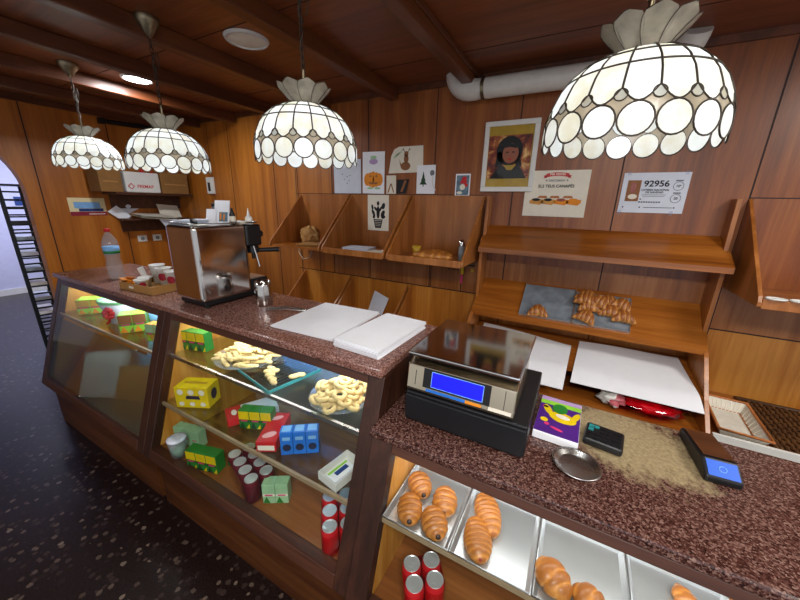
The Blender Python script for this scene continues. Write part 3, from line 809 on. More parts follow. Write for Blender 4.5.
# ------------------------------------------------------------------ left wall things
cal = thing('wall_sign', 'small cream and dark red notice with a blue picture on the left wall', 'sign', (XL, 1.465, 1.515))
MB().box(XL, XL+.003, 1.322, 1.604, 1.432, 1.60).build('card', M['notice'], cal)
MB().box(XL+.003, XL+.0036, 1.322, 1.604, 1.432, 1.470).build('red_band', M['wine'], cal)
MB().box(XL+.003, XL+.0036, 1.39, 1.58, 1.472, 1.50).build('blue_band', M['dkblue'], cal)
MB().box(XL+.003, XL+.0036, 1.36, 1.56, 1.502, 1.56).build('picture', M['skyblue'], cal)
mb = MB()
for k in range(10): mb.box(XL+.0036, XL+.004, 1.46+.013*k, 1.47+.013*k, 1.443, 1.452)
mb.build('small_print', M['cream'], cal)
ws = thing('wall_shelf', 'dark wooden wall shelf carrying cardboard boxes on the left wall', 'shelf', (-4.15, 1.95, 1.65))
MB().box(XL, -4.0, 1.60, D-.025, 1.64, 1.662).build('shelf_board', M['rail'], ws)
MB().box(XL, XL+.018, 1.65, D-.025, 1.50, 1.6395).build('back_rail', M['rail'], ws)
for i, (y0, y1, lb) in enumerate(((1.49, 1.67, 'brown cardboard box on the left end of the wall shelf'), (2.02, 2.30, 'brown cardboard box on the right end of the wall shelf'))):
    t_ = thing('cardboard_box', lb, 'box', (-4.14, (y0+y1)/2, 1.662))
    MB().box(-4.25, -4.01, y0, y1, 1.6625, 1.88).build('carton', M['cardboard'], t_, bevel=.004)
    MB().box(-4.009, -4.0085, y0+.03, y1-.03, 1.75, 1.765).build('tape', M['kraft'], t_)
t_ = thing('first_aid_box', 'white first aid box with red logo on the wall shelf', 'box', (-4.1, 1.84, 1.662))
MB().box(-4.2, -3.995, 1.69, 2.0, 1.6625, 1.86).build('case', M['white_pl'], t_, bevel=.012, seg=3)
rt = (PI/2, 0, PI/2)
text('lettering', 'FREMAP', .042, M['red'], t_, (.1055, .02, .06), rt)
mb = MB(); q = [(.1055, -.105+.026*math.cos(PI/2*i), .06+.026*math.sin(PI/2*i)) for i in range(4)]; mb.tube(q, .005, 6, closed=True); mb.build('logo', M['red'], t_, world=False)
mb = MB(); mb.lathe([(0,0),(.018,.004),(.02,.02),(.01,.03),(0,.032)], (.06, .03, .198), 14); mb.lathe([(0,0),(.012,.004),(.012,.014),(0,.02)], (.06, .12, .198), 12); mb.build('red_knob', M['red'], t_, world=False)
t_ = thing('wall_tube_light', 'dark unlit tube fitting high on the left wall', 'lamp', (-4.27, 1.95, 2.33))
MB().cyl((-4.262, 1.70, 2.325), (-4.262, 2.25, 2.34), .022, n=14).build('tube', M['dark_metal'], t_)
MB().box(XL, -4.24, 1.69, 1.73, 2.30, 2.35).build('bracket', M['dark_metal'], t_); MB().box(XL, -4.24, 2.22, 2.26, 2.31, 2.362).build('bracket', M['dark_metal'], t_)
# letter shelf with papers
t_ = thing('letter_shelf', 'small dark wooden letter shelf under the box shelf', 'shelf', (-4.2, 1.95, 1.40))
MB().box(XL, -4.06, 1.68, 2.28, 1.385, 1.40).build('shelf_board', M['rail'], t_)
MB().box(XL, XL+.015, 1.70, 2.28, 1.26, 1.3845).build('back_rail', M['rail'], t_)
def lsheet(name, label, pts, mat, th=.003, cat='paper'):
    cx = sum(p[0] for p in pts)/4; cyy = sum(p[1] for p in pts)/4; czz = sum(p[2] for p in pts)/4
    mb = MB(); P_ = [Vector(p) for p in pts]; n_ = (P_[1]-P_[0]).cross(P_[3]-P_[0]).normalized()
    if n_.z < 0: n_ = -n_
    def f(a, b):
        p = P_[0].lerp(P_[1], a).lerp(P_[3].lerp(P_[2], a), b); return p + n_*(.006*math.sin(PI*a)*math.sin(PI*b)) - Vector((cx, cyy, czz))
    mb.grid(f, 8, 8); mb.grid(lambda a, b: f(a, b)-n_*th, 8, 8)
    o = mb.build(name, mat, world=False); o.location = (cx, cyy, czz)
    return tag(o, label, cat)
lsheet('receipt', 'white receipts pinned askew left of the letter shelf, upper sheet', [(-4.292, 1.66, 1.555), (-4.285, 1.82, 1.60), (-4.285, 1.89, 1.50), (-4.288, 1.74, 1.42)], M['paper_blue'])
lsheet('receipt', 'white receipt hanging at the lower left of the pinned papers', [(-4.27, 1.60, 1.47), (-4.265, 1.68, 1.53), (-4.265, 1.80, 1.42), (-4.27, 1.71, 1.375)], M['white'])
lsheet('paper_stack', 'white papers jutting out of the letter shelf', [(-4.26, 1.78, 1.455), (-4.26, 2.12, 1.44), (-4.0, 2.14, 1.40), (-4.0, 1.80, 1.43)], M['cream'], .02)
lsheet('paper_sheet', 'white sheet sagging under the letter shelf edge', [(-4.04, 1.95, 1.395), (-4.02, 2.12, 1.395), (-4.05, 2.12, 1.27), (-4.06, 2.06, 1.24)], M['paper_blue'])
lsheet('paper_sheet', 'white paper propped upright on the right of the letter shelf', [(-4.2, 2.06, 1.403), (-4.2, 2.28, 1.403), (-4.27, 2.28, 1.53), (-4.27, 2.06, 1.55)], M['cream'])
for y, lb in ((1.87, 'white wall socket under the letter shelf, left one'), (2.02, 'white wall socket under the letter shelf, right one')):
    t_ = thing('wall_socket', lb, 'socket', (XL, y, 1.17))
    MB().box(XL, XL+.012, y-.045, y+.045, 1.14, 1.21).build('plate', M['white_pl'], t_, bevel=.003); MB().cyl((XL+.0122, y, 1.175), (XL+.0135, y, 1.175), .02, n=16).build('insert', M['grey_pl'], t_)

# bakery rack in the arch
RZ = R(-11)
rk = thing('bakery_rack', 'tall dark metal tray rack standing in the arched opening', 'rack', (-4.5, 1.035, 0), RZ)
xa, xb, ya, yb_ = -.44, 0, -.075, .068
for x in (xa, xb):
    for y in (ya, yb_): MB().box(x-.012, x+.012, y-.012, y+.012, .03, 1.69).build('post', M['dark_metal'], rk, world=False)
for k in range(22):
    z = .12+k*.072
    for x in (xa, xb): MB().box(x-.008, x+.008, ya+.0125, yb_-.0125, z, z+.014).build('rung', M['dark_metal'], rk, world=False)
MB().box(xa-.012, xb+.012, ya-.012, yb_+.012, 1.6905, 1.705).build('top_frame', M['dark_metal'], rk, world=False)
for x in (xa, xb):
    for y in (ya, yb_): MB().cyl((x, y-.01, .016), (x, y+.01, .016), .016, n=12).build('wheel', M['rubber'], rk, world=False)
for k, (z, m_) in enumerate(((.48, 'white'), (.62, 'alu'), (.77, 'white_pl'), (.91, 'alu_old'), (1.06, 'paper_blue'), (1.2, 'alu_old'), (1.34, 'black'))):
    zz = .12 + round((z-.12)/.072)*.072 + .0145
    tr = thing('rack_tray', ['white tray low in the bakery rack', 'bare metal tray low in the bakery rack, above the lowest white one', 'white plastic tray at mid height in the bakery rack', 'dull metal tray just above the mid height white tray', 'paper lined tray in the upper half of the bakery rack', 'dull metal tray above the paper lined one', 'black tray highest in the bakery rack'][k], 'tray', (-4.5-.215, 1.035+.035, zz), RZ)
    MB().box(-.20, .215, -.055, .052, 0, .006).build('tray_base', M[m_], tr, world=False); MB().box(.2155, .22, -.056, .053, 0, .03).build('rim', M[m_], tr, world=False)
bx = thing('wall_notice', 'blue notice on the far pale wall beyond the arch', 'sign', (-8.18, 1.95, 1.53))
MB().box(-8.199, -8.19, 1.87, 2.10, 1.44, 1.58).build('board', M['dkblue'], bx)

# ------------------------------------------------------------------ things on the tall counter
# coffee machine: its plain steel back faces the customers
e = thing('espresso_machine', 'polished steel espresso machine seen from behind on the tall counter', 'coffee machine', (-1.68, 1.03, H1))
X0, X1, Y0, Y1_ = -1.80, -1.565, .885, 1.165
mb = MB(); mb.box(X0, X1, Y0, Y1_, H1+.035, H1+.405); mb.build('body', M['steel'], e, bevel=.018, seg=4)
mb = MB(); mb.box(X0+.012, X1-.012, Y0+.015, Y1_+.115, H1+.012, H1+.034); mb.build('base', M['black'], e, bevel=.003)
for x in (X0+.03, X1-.03):
    for y in (Y0+.035, Y1_+.08): MB().cyl((x, y, H1+.0005), (x, y, H1+.0118), .014, n=14).build('foot', M['rubber'], e)
mb = MB(); mb.box(X0+.005, X1-.005, Y1_+.001, Y1_+.10, H1+.285, H1+.40); mb.build('brew_head', M['black'], e, bevel=.012, seg=3)
mb = MB(); mb.cyl((X1-.04, Y1_+.06, H1+.27), (X1-.04, Y1_+.06, H1+.283), .032, n=20); mb.cyl((X1-.05, Y1_+.102, H1+.345), (X1-.05, Y1_+.13, H1+.345), .02, n=16); mb.build('group_head', M['black'], e)
mb = MB(); mb.cyl((X1-.04, Y1_+.06, H1+.245), (X1-.04, Y1_+.06, H1+.269), .034, n=20); mb.cyl((X1-.02, Y1_+.08, H1+.258), (X1+.03, Y1_+.18, H1+.255), .011, .014, n=12); mb.cyl((X1-.04, Y1_+.06, H1+.21), (X1-.04, Y1_+.06, H1+.245), .010, n=10); pf = mb.build('portafilter', M['black'], e)
mb = MB(); mb.tube([(X1-.012, Y1_+.045, H1+.284), (X1+.0, Y1_+.05, H1+.23), (X1+.01, Y1_+.055, H1+.17)], .005, 8); mb.build('steam_wand', M['steel'], e)
mb = MB(); mb.box(X0+.01, X1-.01, Y1_+.001, Y1_+.115, H1+.035, H1+.10); mb.build('drip_tray', M['black'], e, bevel=.004)
mb = MB()
mb.box(X0+.02, X1-.02, Y1_+.008, Y1_+.105, H1+.1005, H1+.106); mb.build('drip_grille', M['steel_br'], e)
mb = MB()
for k in range(12): mb.box(X0+.02+.017*k, X0+.031+.017*k, Y1_+.0005, Y1_+.006, H1+.11, H1+.28)
mb.build('ribbed_plate', M['brass'], e)
mb = MB(); mb.tube([(X0+.01, Y0+.02, H1+.412), (X1-.01, Y0+.02, H1+.412), (X1-.01, Y1_+.08, H1+.412), (X0+.01, Y1_+.08, H1+.412)], .004, 8, closed=True)
mb.build('top_rail', M['steel_br'], e)
zt = H1+.4055
# things lying on top of the machine
def flat_sheets(name, label, loc, rz, w, d, n, mat, cat='papers', seedv=1):
    rn = random.Random(seedv); mb = MB()
    for k in range(n):
        Mx = Matrix.Translation((rn.uniform(-.004, .004), rn.uniform(-.004, .004), 0)) @ Matrix.Rotation(rn.uniform(-.05, .05), 4, 'Z')
        mb.box(-w/2, w/2, -d/2, d/2, k*.003, k*.003+.0022, 0, Mx)
    o = mb.build(name, mat, world=False); o.location = loc; o.rotation_euler = (0, 0, rz)
    return tag(o, label, cat)
flat_sheets('paper_stack', 'stack of loose white papers on the coffee machine, left side', (-1.745, 1.0, zt), .3, .10, .16, 7, M['paper_blue'], seedv=3)
# photo cards
t_ = thing('photo_card', 'white card with colourful picture leaning on the coffee machine top', 'photo card', (-1.655, 1.09, zt), rot=(R(-12), 0, R(15)))
MB().box(-.045, .045, 0, .004, 0, .12).build('card', M['white'], t_, world=False)
MB().box(-.015, .037, -.001, 0, .012, .06).build('picture', M['card_photo'], t_, world=False)
mb = MB(); mb.box(-.01, .0, -.002, -.001, .02, .055); mb.box(.012, .02, -.002, -.001, .018, .05); mb.build('picture_stripes', M['orange'], t_, world=False)
t_ = thing('photo_card', 'smaller plain white card in front of the colourful one on the coffee machine', 'photo card', (-1.70, 1.06, zt), rot=(R(-14), 0, R(15)))
MB().box(-.03, .03, 0, .003, 0, .075).build('card', M['white'], t_, world=False)
t_ = thing('tin_canister', 'black canister behind the cards on the coffee machine', 'canister', (-1.735, 1.13, zt))
MB().lathe([(.0, 0), (.026, 0), (.026, .085), (0, .085)], n=20).build('body', M['black'], t_, world=False); MB().lathe([(0, .0855), (.027, .0855), (.027, .10), (.02, .104), (0, .104)], n=20).build('lid', M['dark_metal'], t_, world=False)
t_ = thing('sauce_bottle', 'small dark bottle right of the colourful card on the coffee machine', 'bottle', (-1.602, 1.12, zt))
MB().lathe([(0, 0), (.014, 0), (.014, .05), (.006, .065), (.006, .08), (0, .08)], n=16).build('bottle', M['black'], t_, world=False); MB().lathe([(.0145, .012), (.0147, .012), (.0147, .04), (.0145, .04)], n=16).build('bottle_label', M['cream'], t_, world=False)
t_ = thing('pump_bottle', 'small white squeeze bottle on the right of the coffee machine top', 'bottle', (-1.60, 1.215, H1+.4005))
MB().lathe([(0, 0), (.019, 0), (.019, .035), (.008, .048), (.005, .07), (0, .072)], n=16).build('bottle', M['white_pl'], t_, world=False); MB().lathe([(0, .0722), (.003, .0722), (.002, .085), (0, .086)], n=10).build('nozzle', M['white_pl'], t_, world=False)
o = MB().tube([(0, 0, .012), (.03, -.012, .02), (.06, -.02, .013), (.075, -.022, .012)], [.010, .014, .012, .006], 10).build('brush', M['black'], world=False)
o.location = (-1.70, .965, zt-.003); tag(o, 'small black brush lying on the front of the coffee machine top', 'brush')
o = flat_sheets('cloth', 'folded pale cloth at the right of the coffee machine top', (-1.61, 1.165, zt), .2, .07, .06, 4, M['cream'], 'cloth', 9)

# steel milk jug
t_ = thing('milk_jug', 'small steel milk jug beside the coffee machine', 'jug', (-1.405, 1.11, H1+.0005))
MB().lathe([(0, 0), (.040, 0), (.042, .006), (.041, .06), (.038, .10), (.039, .125), (.037, .125), (.036, .10), (.039, .06), (.039, .008), (0, .006)], n=28).build('body', M['steel'], t_, world=False)
MB().tube([(-.039, 0, .105), (-.064, 0, .10), (-.07, 0, .06), (-.056, 0, .03), (-.042, 0, .026)], .0045, 8).build('handle', M['steel'], t_, world=False)
# wire stand thing on the counter (tongs)
t_ = thing('serving_tongs', 'thin metal tongs lying on the counter between the jug and the paper stack', 'tongs', (-1.22, 1.09, H1+.001), R(20))
MB().tube([(-.11, -.012, .005), (0, -.016, .016), (.08, -.01, .012), (.10, 0, .010)], .0042, 7).build('arm', M['steel_br'], t_, world=False)
MB().tube([(-.11, .018, .005), (0, .018, .016), (.08, .011, .012), (.10, .001, .010)], .0042, 7).build('arm', M['steel_br'], t_, world=False)
# bottle
t_ = thing('water_bottle', 'tall clear plastic water bottle with red cap on the counter', 'bottle', (-2.70, .985, H1+.0005))
pr = [(0, .004), (.036, 0), (.043, .008), (.043, .05), (.038, .06), (.043, .07), (.043, .10), (.037, .125), (.037, .14), (.043, .165), (.043, .22), (.040, .245), (.028, .275), (.014, .298), (.013, .312)]
MB().lathe(pr, n=28).build('bottle', M['pet'], t_, world=False)
MB().lathe([(.014, .309), (.0165, .309), (.0165, .328), (0, .33)], n=18).build('cap', M['red'], t_, world=False)
lb_ = MB().lathe([(.0434, .167), (.0437, .167), (.0437, .216), (.0434, .216)], n=28).build('bottle_label', M['skyblue'], t_, world=False)
MB().lathe([(.0439, .170), (.0440, .170), (.0440, .186), (.0439, .186)], n=28).build('label_band', M['green'], lb_, world=False)
# cup tray
tr = thing('cup_tray', 'low kraft cardboard tray with coffee cups on the counter', 'tray', (-2.22, 1.0, H1+.0005), R(4))
mb = MB(); mb.box(-.155, .155, -.12, .12, 0, .004)
mb.build('tray_base', M['kraft'], tr, world=False)
mb = MB(); mb.box(-.158, .158, -.124, -.1205, 0, .045); mb.box(-.158, .158, .1205, .124, 0, .045); mb.box(-.158, -.1555, -.12, .12, 0, .045); mb.box(.1555, .158, -.12, .12, 0, .045)
mb.build('tray_wall', M['kraft'], tr, world=False)
mb = MB(); mb.box(-.06, -.015, -.1248, -.1242, .016, .030); mb.build('sticker', M['cream'], tr, world=False)
def cup(label, loc, h, r, red=True, ang=-1.2, rot=None):
    c_ = thing('paper_cup', label, 'cup', loc, rot=rot, group='paper cups in the kraft tray')
    MB().lathe([(0, .002), (r*.72, 0), (r, h), (r+.003, h+.001), (r+.003, h-.004), (r*.97, h-.004), (r*.7, .006), (0, .006)], n=24).build('cup_wall', M['white_pl'], c_, world=False)
    if red:
        mb = MB(); n = 22; vs = []
        zc = h*.5
        rr_ = lambda z: r*.72+(r*.28)*z/h + .0022
        hs = min(.024, h*.3)
        vs.append((rr_(zc)*math.cos(ang), rr_(zc)*math.sin(ang), zc))
        for i in range(n):
            a = 2*PI*i/n; z = zc+hs*math.sin(a); q = ang+hs*math.cos(a)/rr_(z); vs.append((rr_(z)*math.cos(q), rr_(z)*math.sin(q), z))
        mb.add(vs, [(0, 1+i, 1+(i+1) % n) for i in range(n)]); mb.build('red_logo', M['red_dk'], c_, world=False)
    return c_
M['red_dk'] = plain('dark_red_logo', '#9c1c30', .5)
zc0 = H1+.005
cup('tall white paper cup with round red logo at the back of the tray, left one', (-2.25, 1.06, zc0), .105, .041, ang=-.85)
cup('tall white paper cup with round red logo near the coffee machine', (-2.135, 1.05, zc0), .10, .041, ang=-.85)
cup('short paper cup with dark red mark at the front of the tray', (-2.235, .925, zc0), .058, .036, ang=-.35)
cup('second short paper cup behind the orange sachets', (-2.305, .975, zc0), .055, .035, red=False)
cup('plain white stacked cups leaning at the left of the tray', (-2.335, 1.065, zc0), .115, .040, red=False)
mb = MB()
rn = random.Random(4)
o = MB()
for k in range(8):
    Mx = Matrix.Translation((rn.uniform(-.025, .025), rn.uniform(-.012, .02), .006+.006*k)) @ Euler((rn.uniform(-.3, .3), rn.uniform(-.3, .3), rn.uniform(0, 3))).to_matrix().to_4x4()
    o.box(-.030, .030, -.018, .018, -.002, .002, 0, Mx)
o = o.build('sugar_sachets', M['orange'], world=False); o.location = (-2.33, .90, zc0+.012); tag(o, 'small heap of orange sugar sachets in the tray corner', 'sachets', kind='stuff')
for k in range(2):
    o = MB().box(-.012, .012, -.002, .002, 0, .11).build('wooden_stirrer' if k else 'napkin_fan', M['white_pl'], world=False)
    o.location = (-2.36+.012*k, 1.015-.01*k, zc0); o.rotation_euler = (0, R(-16-5*k), R(30))
    tag(o, ['white folded napkin sticking up at the left of the tray', 'second white napkin leaning beside the cups'][k], 'napkin')

# wrapping papers
def ream(name, label, loc, rz, w, d, n, th, jit, mat, seedv):
    rn = random.Random(seedv); mb = MB()
    for k in range(n):
        Mx = Matrix.Translation((rn.uniform(-jit, jit), rn.uniform(-jit, jit), 0)) @ Matrix.Rotation(rn.uniform(-jit*2, jit*2), 4, 'Z')
        mb.box(-w/2, w/2, -d/2, d/2, k*th, k*th+th*.85, 0, Mx)
    o = mb.build(name, mat, world=False); o.location = loc; o.rotation_euler = (0, 0, rz)
    return tag(o, label, 'paper stack')
ream('wrapping_paper', 'wide white wrapping paper sheets lying on the tall counter, left stack', (-.965, 1.1, H1+.0005), R(3), .325, .385, 5, .002, .003, M['white'], 2)
ream('wrapping_paper', 'thicker white wrapping paper stack at the right end of the tall counter', (-.645, 1.062, H1+.0005), R(-3), .205, .36, 14, .0024, .004, M['white'], 5)

# ------------------------------------------------------------------ things on the lower counter
sx0, sx1, sy0, sy1 = -.425, -.04, .84, 1.22
cd = thing('cash_drawer', 'black metal cash drawer under the weighing scale', 'cash drawer', ((sx0+sx1)/2, (sy0+sy1)/2, H2))
MB().box(sx0, sx1, sy0+.012, sy1, H2+.004, H2+.105).build('housing', M['black_metal'], cd, bevel=.005)
MB().box(sx0+.004, sx1-.004, sy0, sy0+.0115, H2+.008, H2+.098).build('drawer_front', M['black_metal'], cd, bevel=.003)
for x in (sx0+.03, sx1-.03):
    for y in (sy0+.04, sy1-.04): MB().cyl((x, y, H2+.0003), (x, y, H2+.0038), .014, n=12).build('foot', M['rubber'], cd)
zs = H2+.1055
ws_ = thing('weighing_scale', 'steel shop scale with glowing blue display on the lower counter', 'scale', (-.255, 1.0, zs))
bx0, bx1, by0, by1 = -.425, -.082, .852, 1.10
mb = MB()
mb.prism([(by0, zs+.006), (by1, zs+.006), (by1, zs+.105), (by0+.045, zs+.105), (by0+.014, zs+.092), (by0, zs+.016)], 'x', bx0, bx1); mb.build('body', M['champagne'], ws_, bevel=.004)
# console face (sloped) : build panel in its own slanted frame
p0 = Vector((bx0, by0, zs+.016)); p1 = Vector((bx0, by0+.014, zs+.092))
upv = (p1-p0).normalized(); nrm = Vector((0, -upv.z, upv.y))
def face(mb, u0, u1, v0, v1, t0, t1, mat=0):
    vs = []
    for t in (t0, t1):
        for v_ in (v0, v1):
            for u in (u0, u1): vs.append(p0 + Vector((u, 0, 0)) + upv*v_ + nrm*t)
    mb.add(vs, [(0,1,3,2),(4,6,7,5),(0,4,5,1),(2,3,7,6),(0,2,6,4),(1,5,7,3)], mat)
mb = MB(); face(mb, .058, .272, .012, .075, .0002, .002); mb.build('display_surround', M['black'], ws_)
mb = MB(); face(mb, .088, .250, .020, .068, .002, .0032); dsp = mb.build('display', M['lcd'], ws_)
mb = MB()
for q in ((.086, .252, .0182, .020), (.086, .252, .068, .0698), (.086, .088, .0182, .0698), (.250, .252, .0182, .0698)): face(mb, *q, .0021, .0034)
mb.build('display_frame', M['skyblue'], ws_)
mb = MB(); face(mb, .07, .20, .0005, .009, .0002, .0012, 0); face(mb, .20, .25, .0005, .009, .0002, .0012, 1); face(mb, .27, .335, .0005, .011, .0002, .0012, 2); mb.build('sticker_strip', [M['blue'], M['orange'], M['cream']], ws_)
mb = MB(); face(mb, .03, .0315, .012, .06, .0002, .0012); face(mb, .312, .3135, .012, .07, .0002, .0012); mb.build('seam', M['ink'], ws_)
MB().box(bx0+.03, bx1-.03, by0+.05, by1-.02, zs+.1055, zs+.122).build('platform_mount', M['black'], ws_)
MB().box(bx0-.004, bx1+.004, by0+.012, by1+.125, zs+.1225, zs+.135).build('weighing_plate', M['steel'], ws_, bevel=.005)
for x in (bx0+.03, bx1-.03):
    for y in (by0+.03, by1-.03): MB().cyl((x, y, zs+.0002), (x, y, zs+.0058), .012, n=12).build('foot', M['rubber'], ws_)

bk = thing('snack_box', 'purple snack box with a green and yellow cartoon fruit, beside the cash drawer', 'box', (.035, 1.075, H2+.0005), R(-2))
MB().box(-.064, .064, -.112, .112, 0, .028).build('carton', M['white'], bk, world=False, bevel=.003)
mb = MB(); mb.box(-.063, .063, -.110, .060, .0282, .0288, 0); mb.box(-.063, .063, .060, .085, .0282, .0288, 1); mb.box(-.063, .063, .085, .110, .0282, .0288, 2); ar_ = mb.build('cover_print', [M['purple'], M['lime'], M['lilac']], bk, world=False)
def ellz(mb, cx, cy_, rx, ry, z, a=0, n=20):
    vs = [(cx+rx*math.cos(2*PI*i/n)*math.cos(a)-ry*math.sin(2*PI*i/n)*math.sin(a), cy_+rx*math.cos(2*PI*i/n)*math.sin(a)+ry*math.sin(2*PI*i/n)*math.cos(a), z) for i in range(n)]
    mb.add(vs, [tuple(range(n))])
mb = MB(); ellz(mb, .012, -.005, .042, .030, .0292, -.2); ellz(mb, -.035, .025, .012, .03, .0291, .4); ellz(mb, .05, .02, .010, .028, .0291, -.3); ellz(mb, -.04, -.04, .012, .012, .0291); mb.build('yellow_shape', M['yellow'], ar_, world=False)
mb = MB(); ellz(mb, .0, .045, .024, .03, .0296); mb.build('green_cap', M['green'], ar_, world=False)
mb = MB(); ellz(mb, .012, .0, .022, .012, .0298, -.2); mb.build('pale_smile', M['cream'], ar_, world=False)
mb = MB(); ellz(mb, -.045, .04, .01, .006, .0291); ellz(mb, .0, -.075, .02, .006, .0291, -.3); ellz(mb, -.03, -.06, .008, .008, .0291); mb.build('pink_dots', M['pink'], ar_, world=False)
# calculator / cordless keypad
cl = thing('calculator', 'black keypad calculator lying on the tan patch', 'calculator', (.165, 1.05, H2+.0005), R(-8))
MB().box(-.052, .052, -.048, .048, 0, .026).build('body', M['black'], cl, world=False, bevel=.008, seg=3)
mb = MB()
for i in range(6):
    for j in range(4):
        if i < 2 and j > 1: continue
        mb.box(-.043+.0152*i, -.032+.0152*i, -.038+.019*j, -.026+.019*j, .0262, .0295)
mb.build('keys', M['keygrey'] if 'keygrey' in M else M['dark_metal'], cl, world=False)
mb = MB(); mb.box(-.044, -.030, -.0, .012, .0262, .0298); mb.box(-.044, -.030, .019, .031, .0262, .0298); mb.box(-.028, -.016, .019, .031, .0262, .0298); mb.build('teal_keys', M['teal'], cl, world=False)
# coin dish
o = MB().lathe([(0, .004), (.040, .004), (.046, .006), (.056, .014), (.062, .016), (.063, .014), (.055, .009), (.046, .001), (0, .0005)], n=40).build('coin_dish', M['steel_br'], world=False)
o.location = (.093, .893, H2+.0005); tag(o, 'round shallow steel coin dish on the lower counter', 'dish')
# card terminal
ct = thing('card_terminal', 'black card payment terminal with blue screen facing the customer', 'card terminal', (.43, 1.12, H2+.0005), R(4))
mb = MB(); mb.prism([(-.105, 0), (.10, 0), (.10, .030), (-.06, .046), (-.105, .020)], 'x', -.04, .04); mb.build('body', M['black'], ct, world=False, bevel=.006, seg=3)
q0 = Vector((0, -.105, .020)); q1 = Vector((0, -.06, .046)); u_ = (q1-q0).normalized(); n_ = Vector((0, -u_.z, u_.y))
def qf(mb, x0, x1, v0, v1, t):
    mb.add([q0+Vector((x, 0, 0))+u_*v+n_*t for x, v in ((x0, v0), (x1, v0), (x1, v1), (x0, v1))], [(0, 1, 2, 3)])
mb = MB(); qf(mb, -.033, .033, .004, .048, .0012); scn = mb.build('screen', M['lcd_term'], ct, world=False)
mb = MB(); mb.tube([q0+Vector((.008*math.cos(t*PI/6), 0, 0))+u_*(.026+.008*math.sin(t*PI/6))+n_*.0018 for t in range(12)], .001, 4, closed=True); mb.build('screen_icon', M['skyblue'], scn, world=False)
mb = MB(); mb.box(-.039, .039, -.03, .095, .0, .001); Mx = Matrix.Translation((0, 0, .0435)) @ Matrix.Rotation(-math.atan2(.016, .16), 4, 'X')
mb = MB(); mb.box(-.034, .034, -.05, .09, 0, .002, 0, Matrix.Translation((0, 0, .0415)) @ Matrix.Rotation(-math.atan2(.016, .16), 4, 'X')); mb.build('top_cover', M['plinth'], ct, world=False)

# ------------------------------------------------------------------ cabinets' contents
def pack(name, label, loc, rz, n, cw, cd_, ch, style, cat='drink cartons', group=None):
    r0 = thing(name, label, cat, loc, rz, group)
    for k in range(n):
        x0 = -n*cw/2 + k*cw
        c_ = MB().box(x0+.0006, x0+cw-.0006, -cd_/2, cd_/2, 0, ch, 0).build('carton', M[style[0]], r0, world=False, bevel=.0015, seg=1)
        mb = MB(); y = -cd_/2-.0006
        if style[1] == 'leaf':
            mb.add([(x0+.002, y, ch*.52), (x0+cw-.002, y, ch*.52), (x0+cw-.002, y, ch-.003), (x0+.002, y, ch-.003)], [(0,1,2,3)], 0)
            mb.add([(x0+.002, y, ch*.40), (x0+cw-.002, y, ch*.40), (x0+cw-.002, y, ch*.52), (x0+.002, y, ch*.52)], [(0,1,2,3)], 1)
            mb.add([(x0+.002, y, .003), (x0+cw*.6, y, .003), (x0+cw*.3, y, ch*.38)], [(0,1,2)], 2)
            mb.add([(x0+cw*.65, y, .003), (x0+cw-.002, y, .003), (x0+cw-.002, y, ch*.3)], [(0,1,2)], 0)
            mb.add([(x0+cw*.2, y-.0003, ch*.42), (x0+cw*.8, y-.0003, ch*.42), (x0+cw*.8, y-.0003, ch*.49), (x0+cw*.2, y-.0003, ch*.49)], [(0,1,2,3)], 3)
            mb.build('front_print', [M[style[2]], M[style[3]], M[style[4]], M['pink']], c_, world=False)
        elif style[1] == 'blue':
            mb.add([(x0+.002, y, ch*.55), (x0+cw-.002, y, ch*.55), (x0+cw-.002, y, ch-.003), (x0+.002, y, ch-.003)], [(0,1,2,3)], 0)
            vs = [(x0+cw/2+cw*.33*math.cos(2*PI*i/14), y-.0004, ch*.33+cw*.33*math.sin(2*PI*i/14)) for i in range(14)]; mb.add(vs, [tuple(range(14))], 1)
            mb.add([(x0+cw*.2, y-.0004, ch*.65), (x0+cw*.8, y-.0004, ch*.65), (x0+cw*.8, y-.0004, ch*.8), (x0+cw*.2, y-.0004, ch*.8)], [(0,1,2,3)], 2)
            mb.build('front_print', [M['blue'], M['navy'], M['skyblue']], c_, world=False)
            mb = MB(); mb.add([(x0+.008, -cd_/2+.006, ch+.0006), (x0+cw-.008, -cd_/2+.006, ch+.0006), (x0+cw-.008, cd_/2-.006, ch+.0006), (x0+.008, cd_/2-.006, ch+.0006)], [(0,1,2,3)]); mb.build('top_print', M['skyblue'], c_, world=False)
    return r0
JU = ('green', 'leaf', 'yellow', 'dkgreen', 'dkgreen')
zU, zM, zB = .8425, .6005, .3605
pack('juice_cartons', 'green and yellow juice three-pack on the top shelf, far left beside the heaped biscuits', (-1.715, .90, zU), R(14), 3, .056, .055, .105, JU)
pack('juice_cartons', 'green and yellow juice three-pack between the two red boxes on the middle shelf', (-1.185, .835, zM), R(24), 3, .052, .052, .095, JU)
pack('juice_cartons', 'green and yellow juice three-pack at the bottom, left of the dark cans', (-1.425, .70, zB), R(15), 3, .058, .055, .10, JU)
pack('milk_cartons', 'bright blue carton three-pack on the middle shelf', (-.90, .82, zM), R(36), 3, .052, .05, .11, ('blue', 'blue'))
pack('juice_cartons', 'pale green carton pack on the bottom between the dark cans and red cans', (-.985, .745, zB), R(31), 2, .055, .05, .10, ('palegreen', 'leaf', 'palegreen', 'cream', 'green'))
pack('juice_cartons', 'pale green carton pack at the bottom left corner behind the clear jar', (-1.655, .76, zB), R(12), 3, .055, .05, .10, ('palegreen', 'leaf', 'palegreen', 'mint', 'green'))
pack('juice_cartons', 'lime green juice pack at the left end of the far cabinet shelf', (-3.0, .92, .8155), R(52), 2, .075, .11, .105, ('lime', 'leaf', 'gold', 'brown_ink', 'orange'))
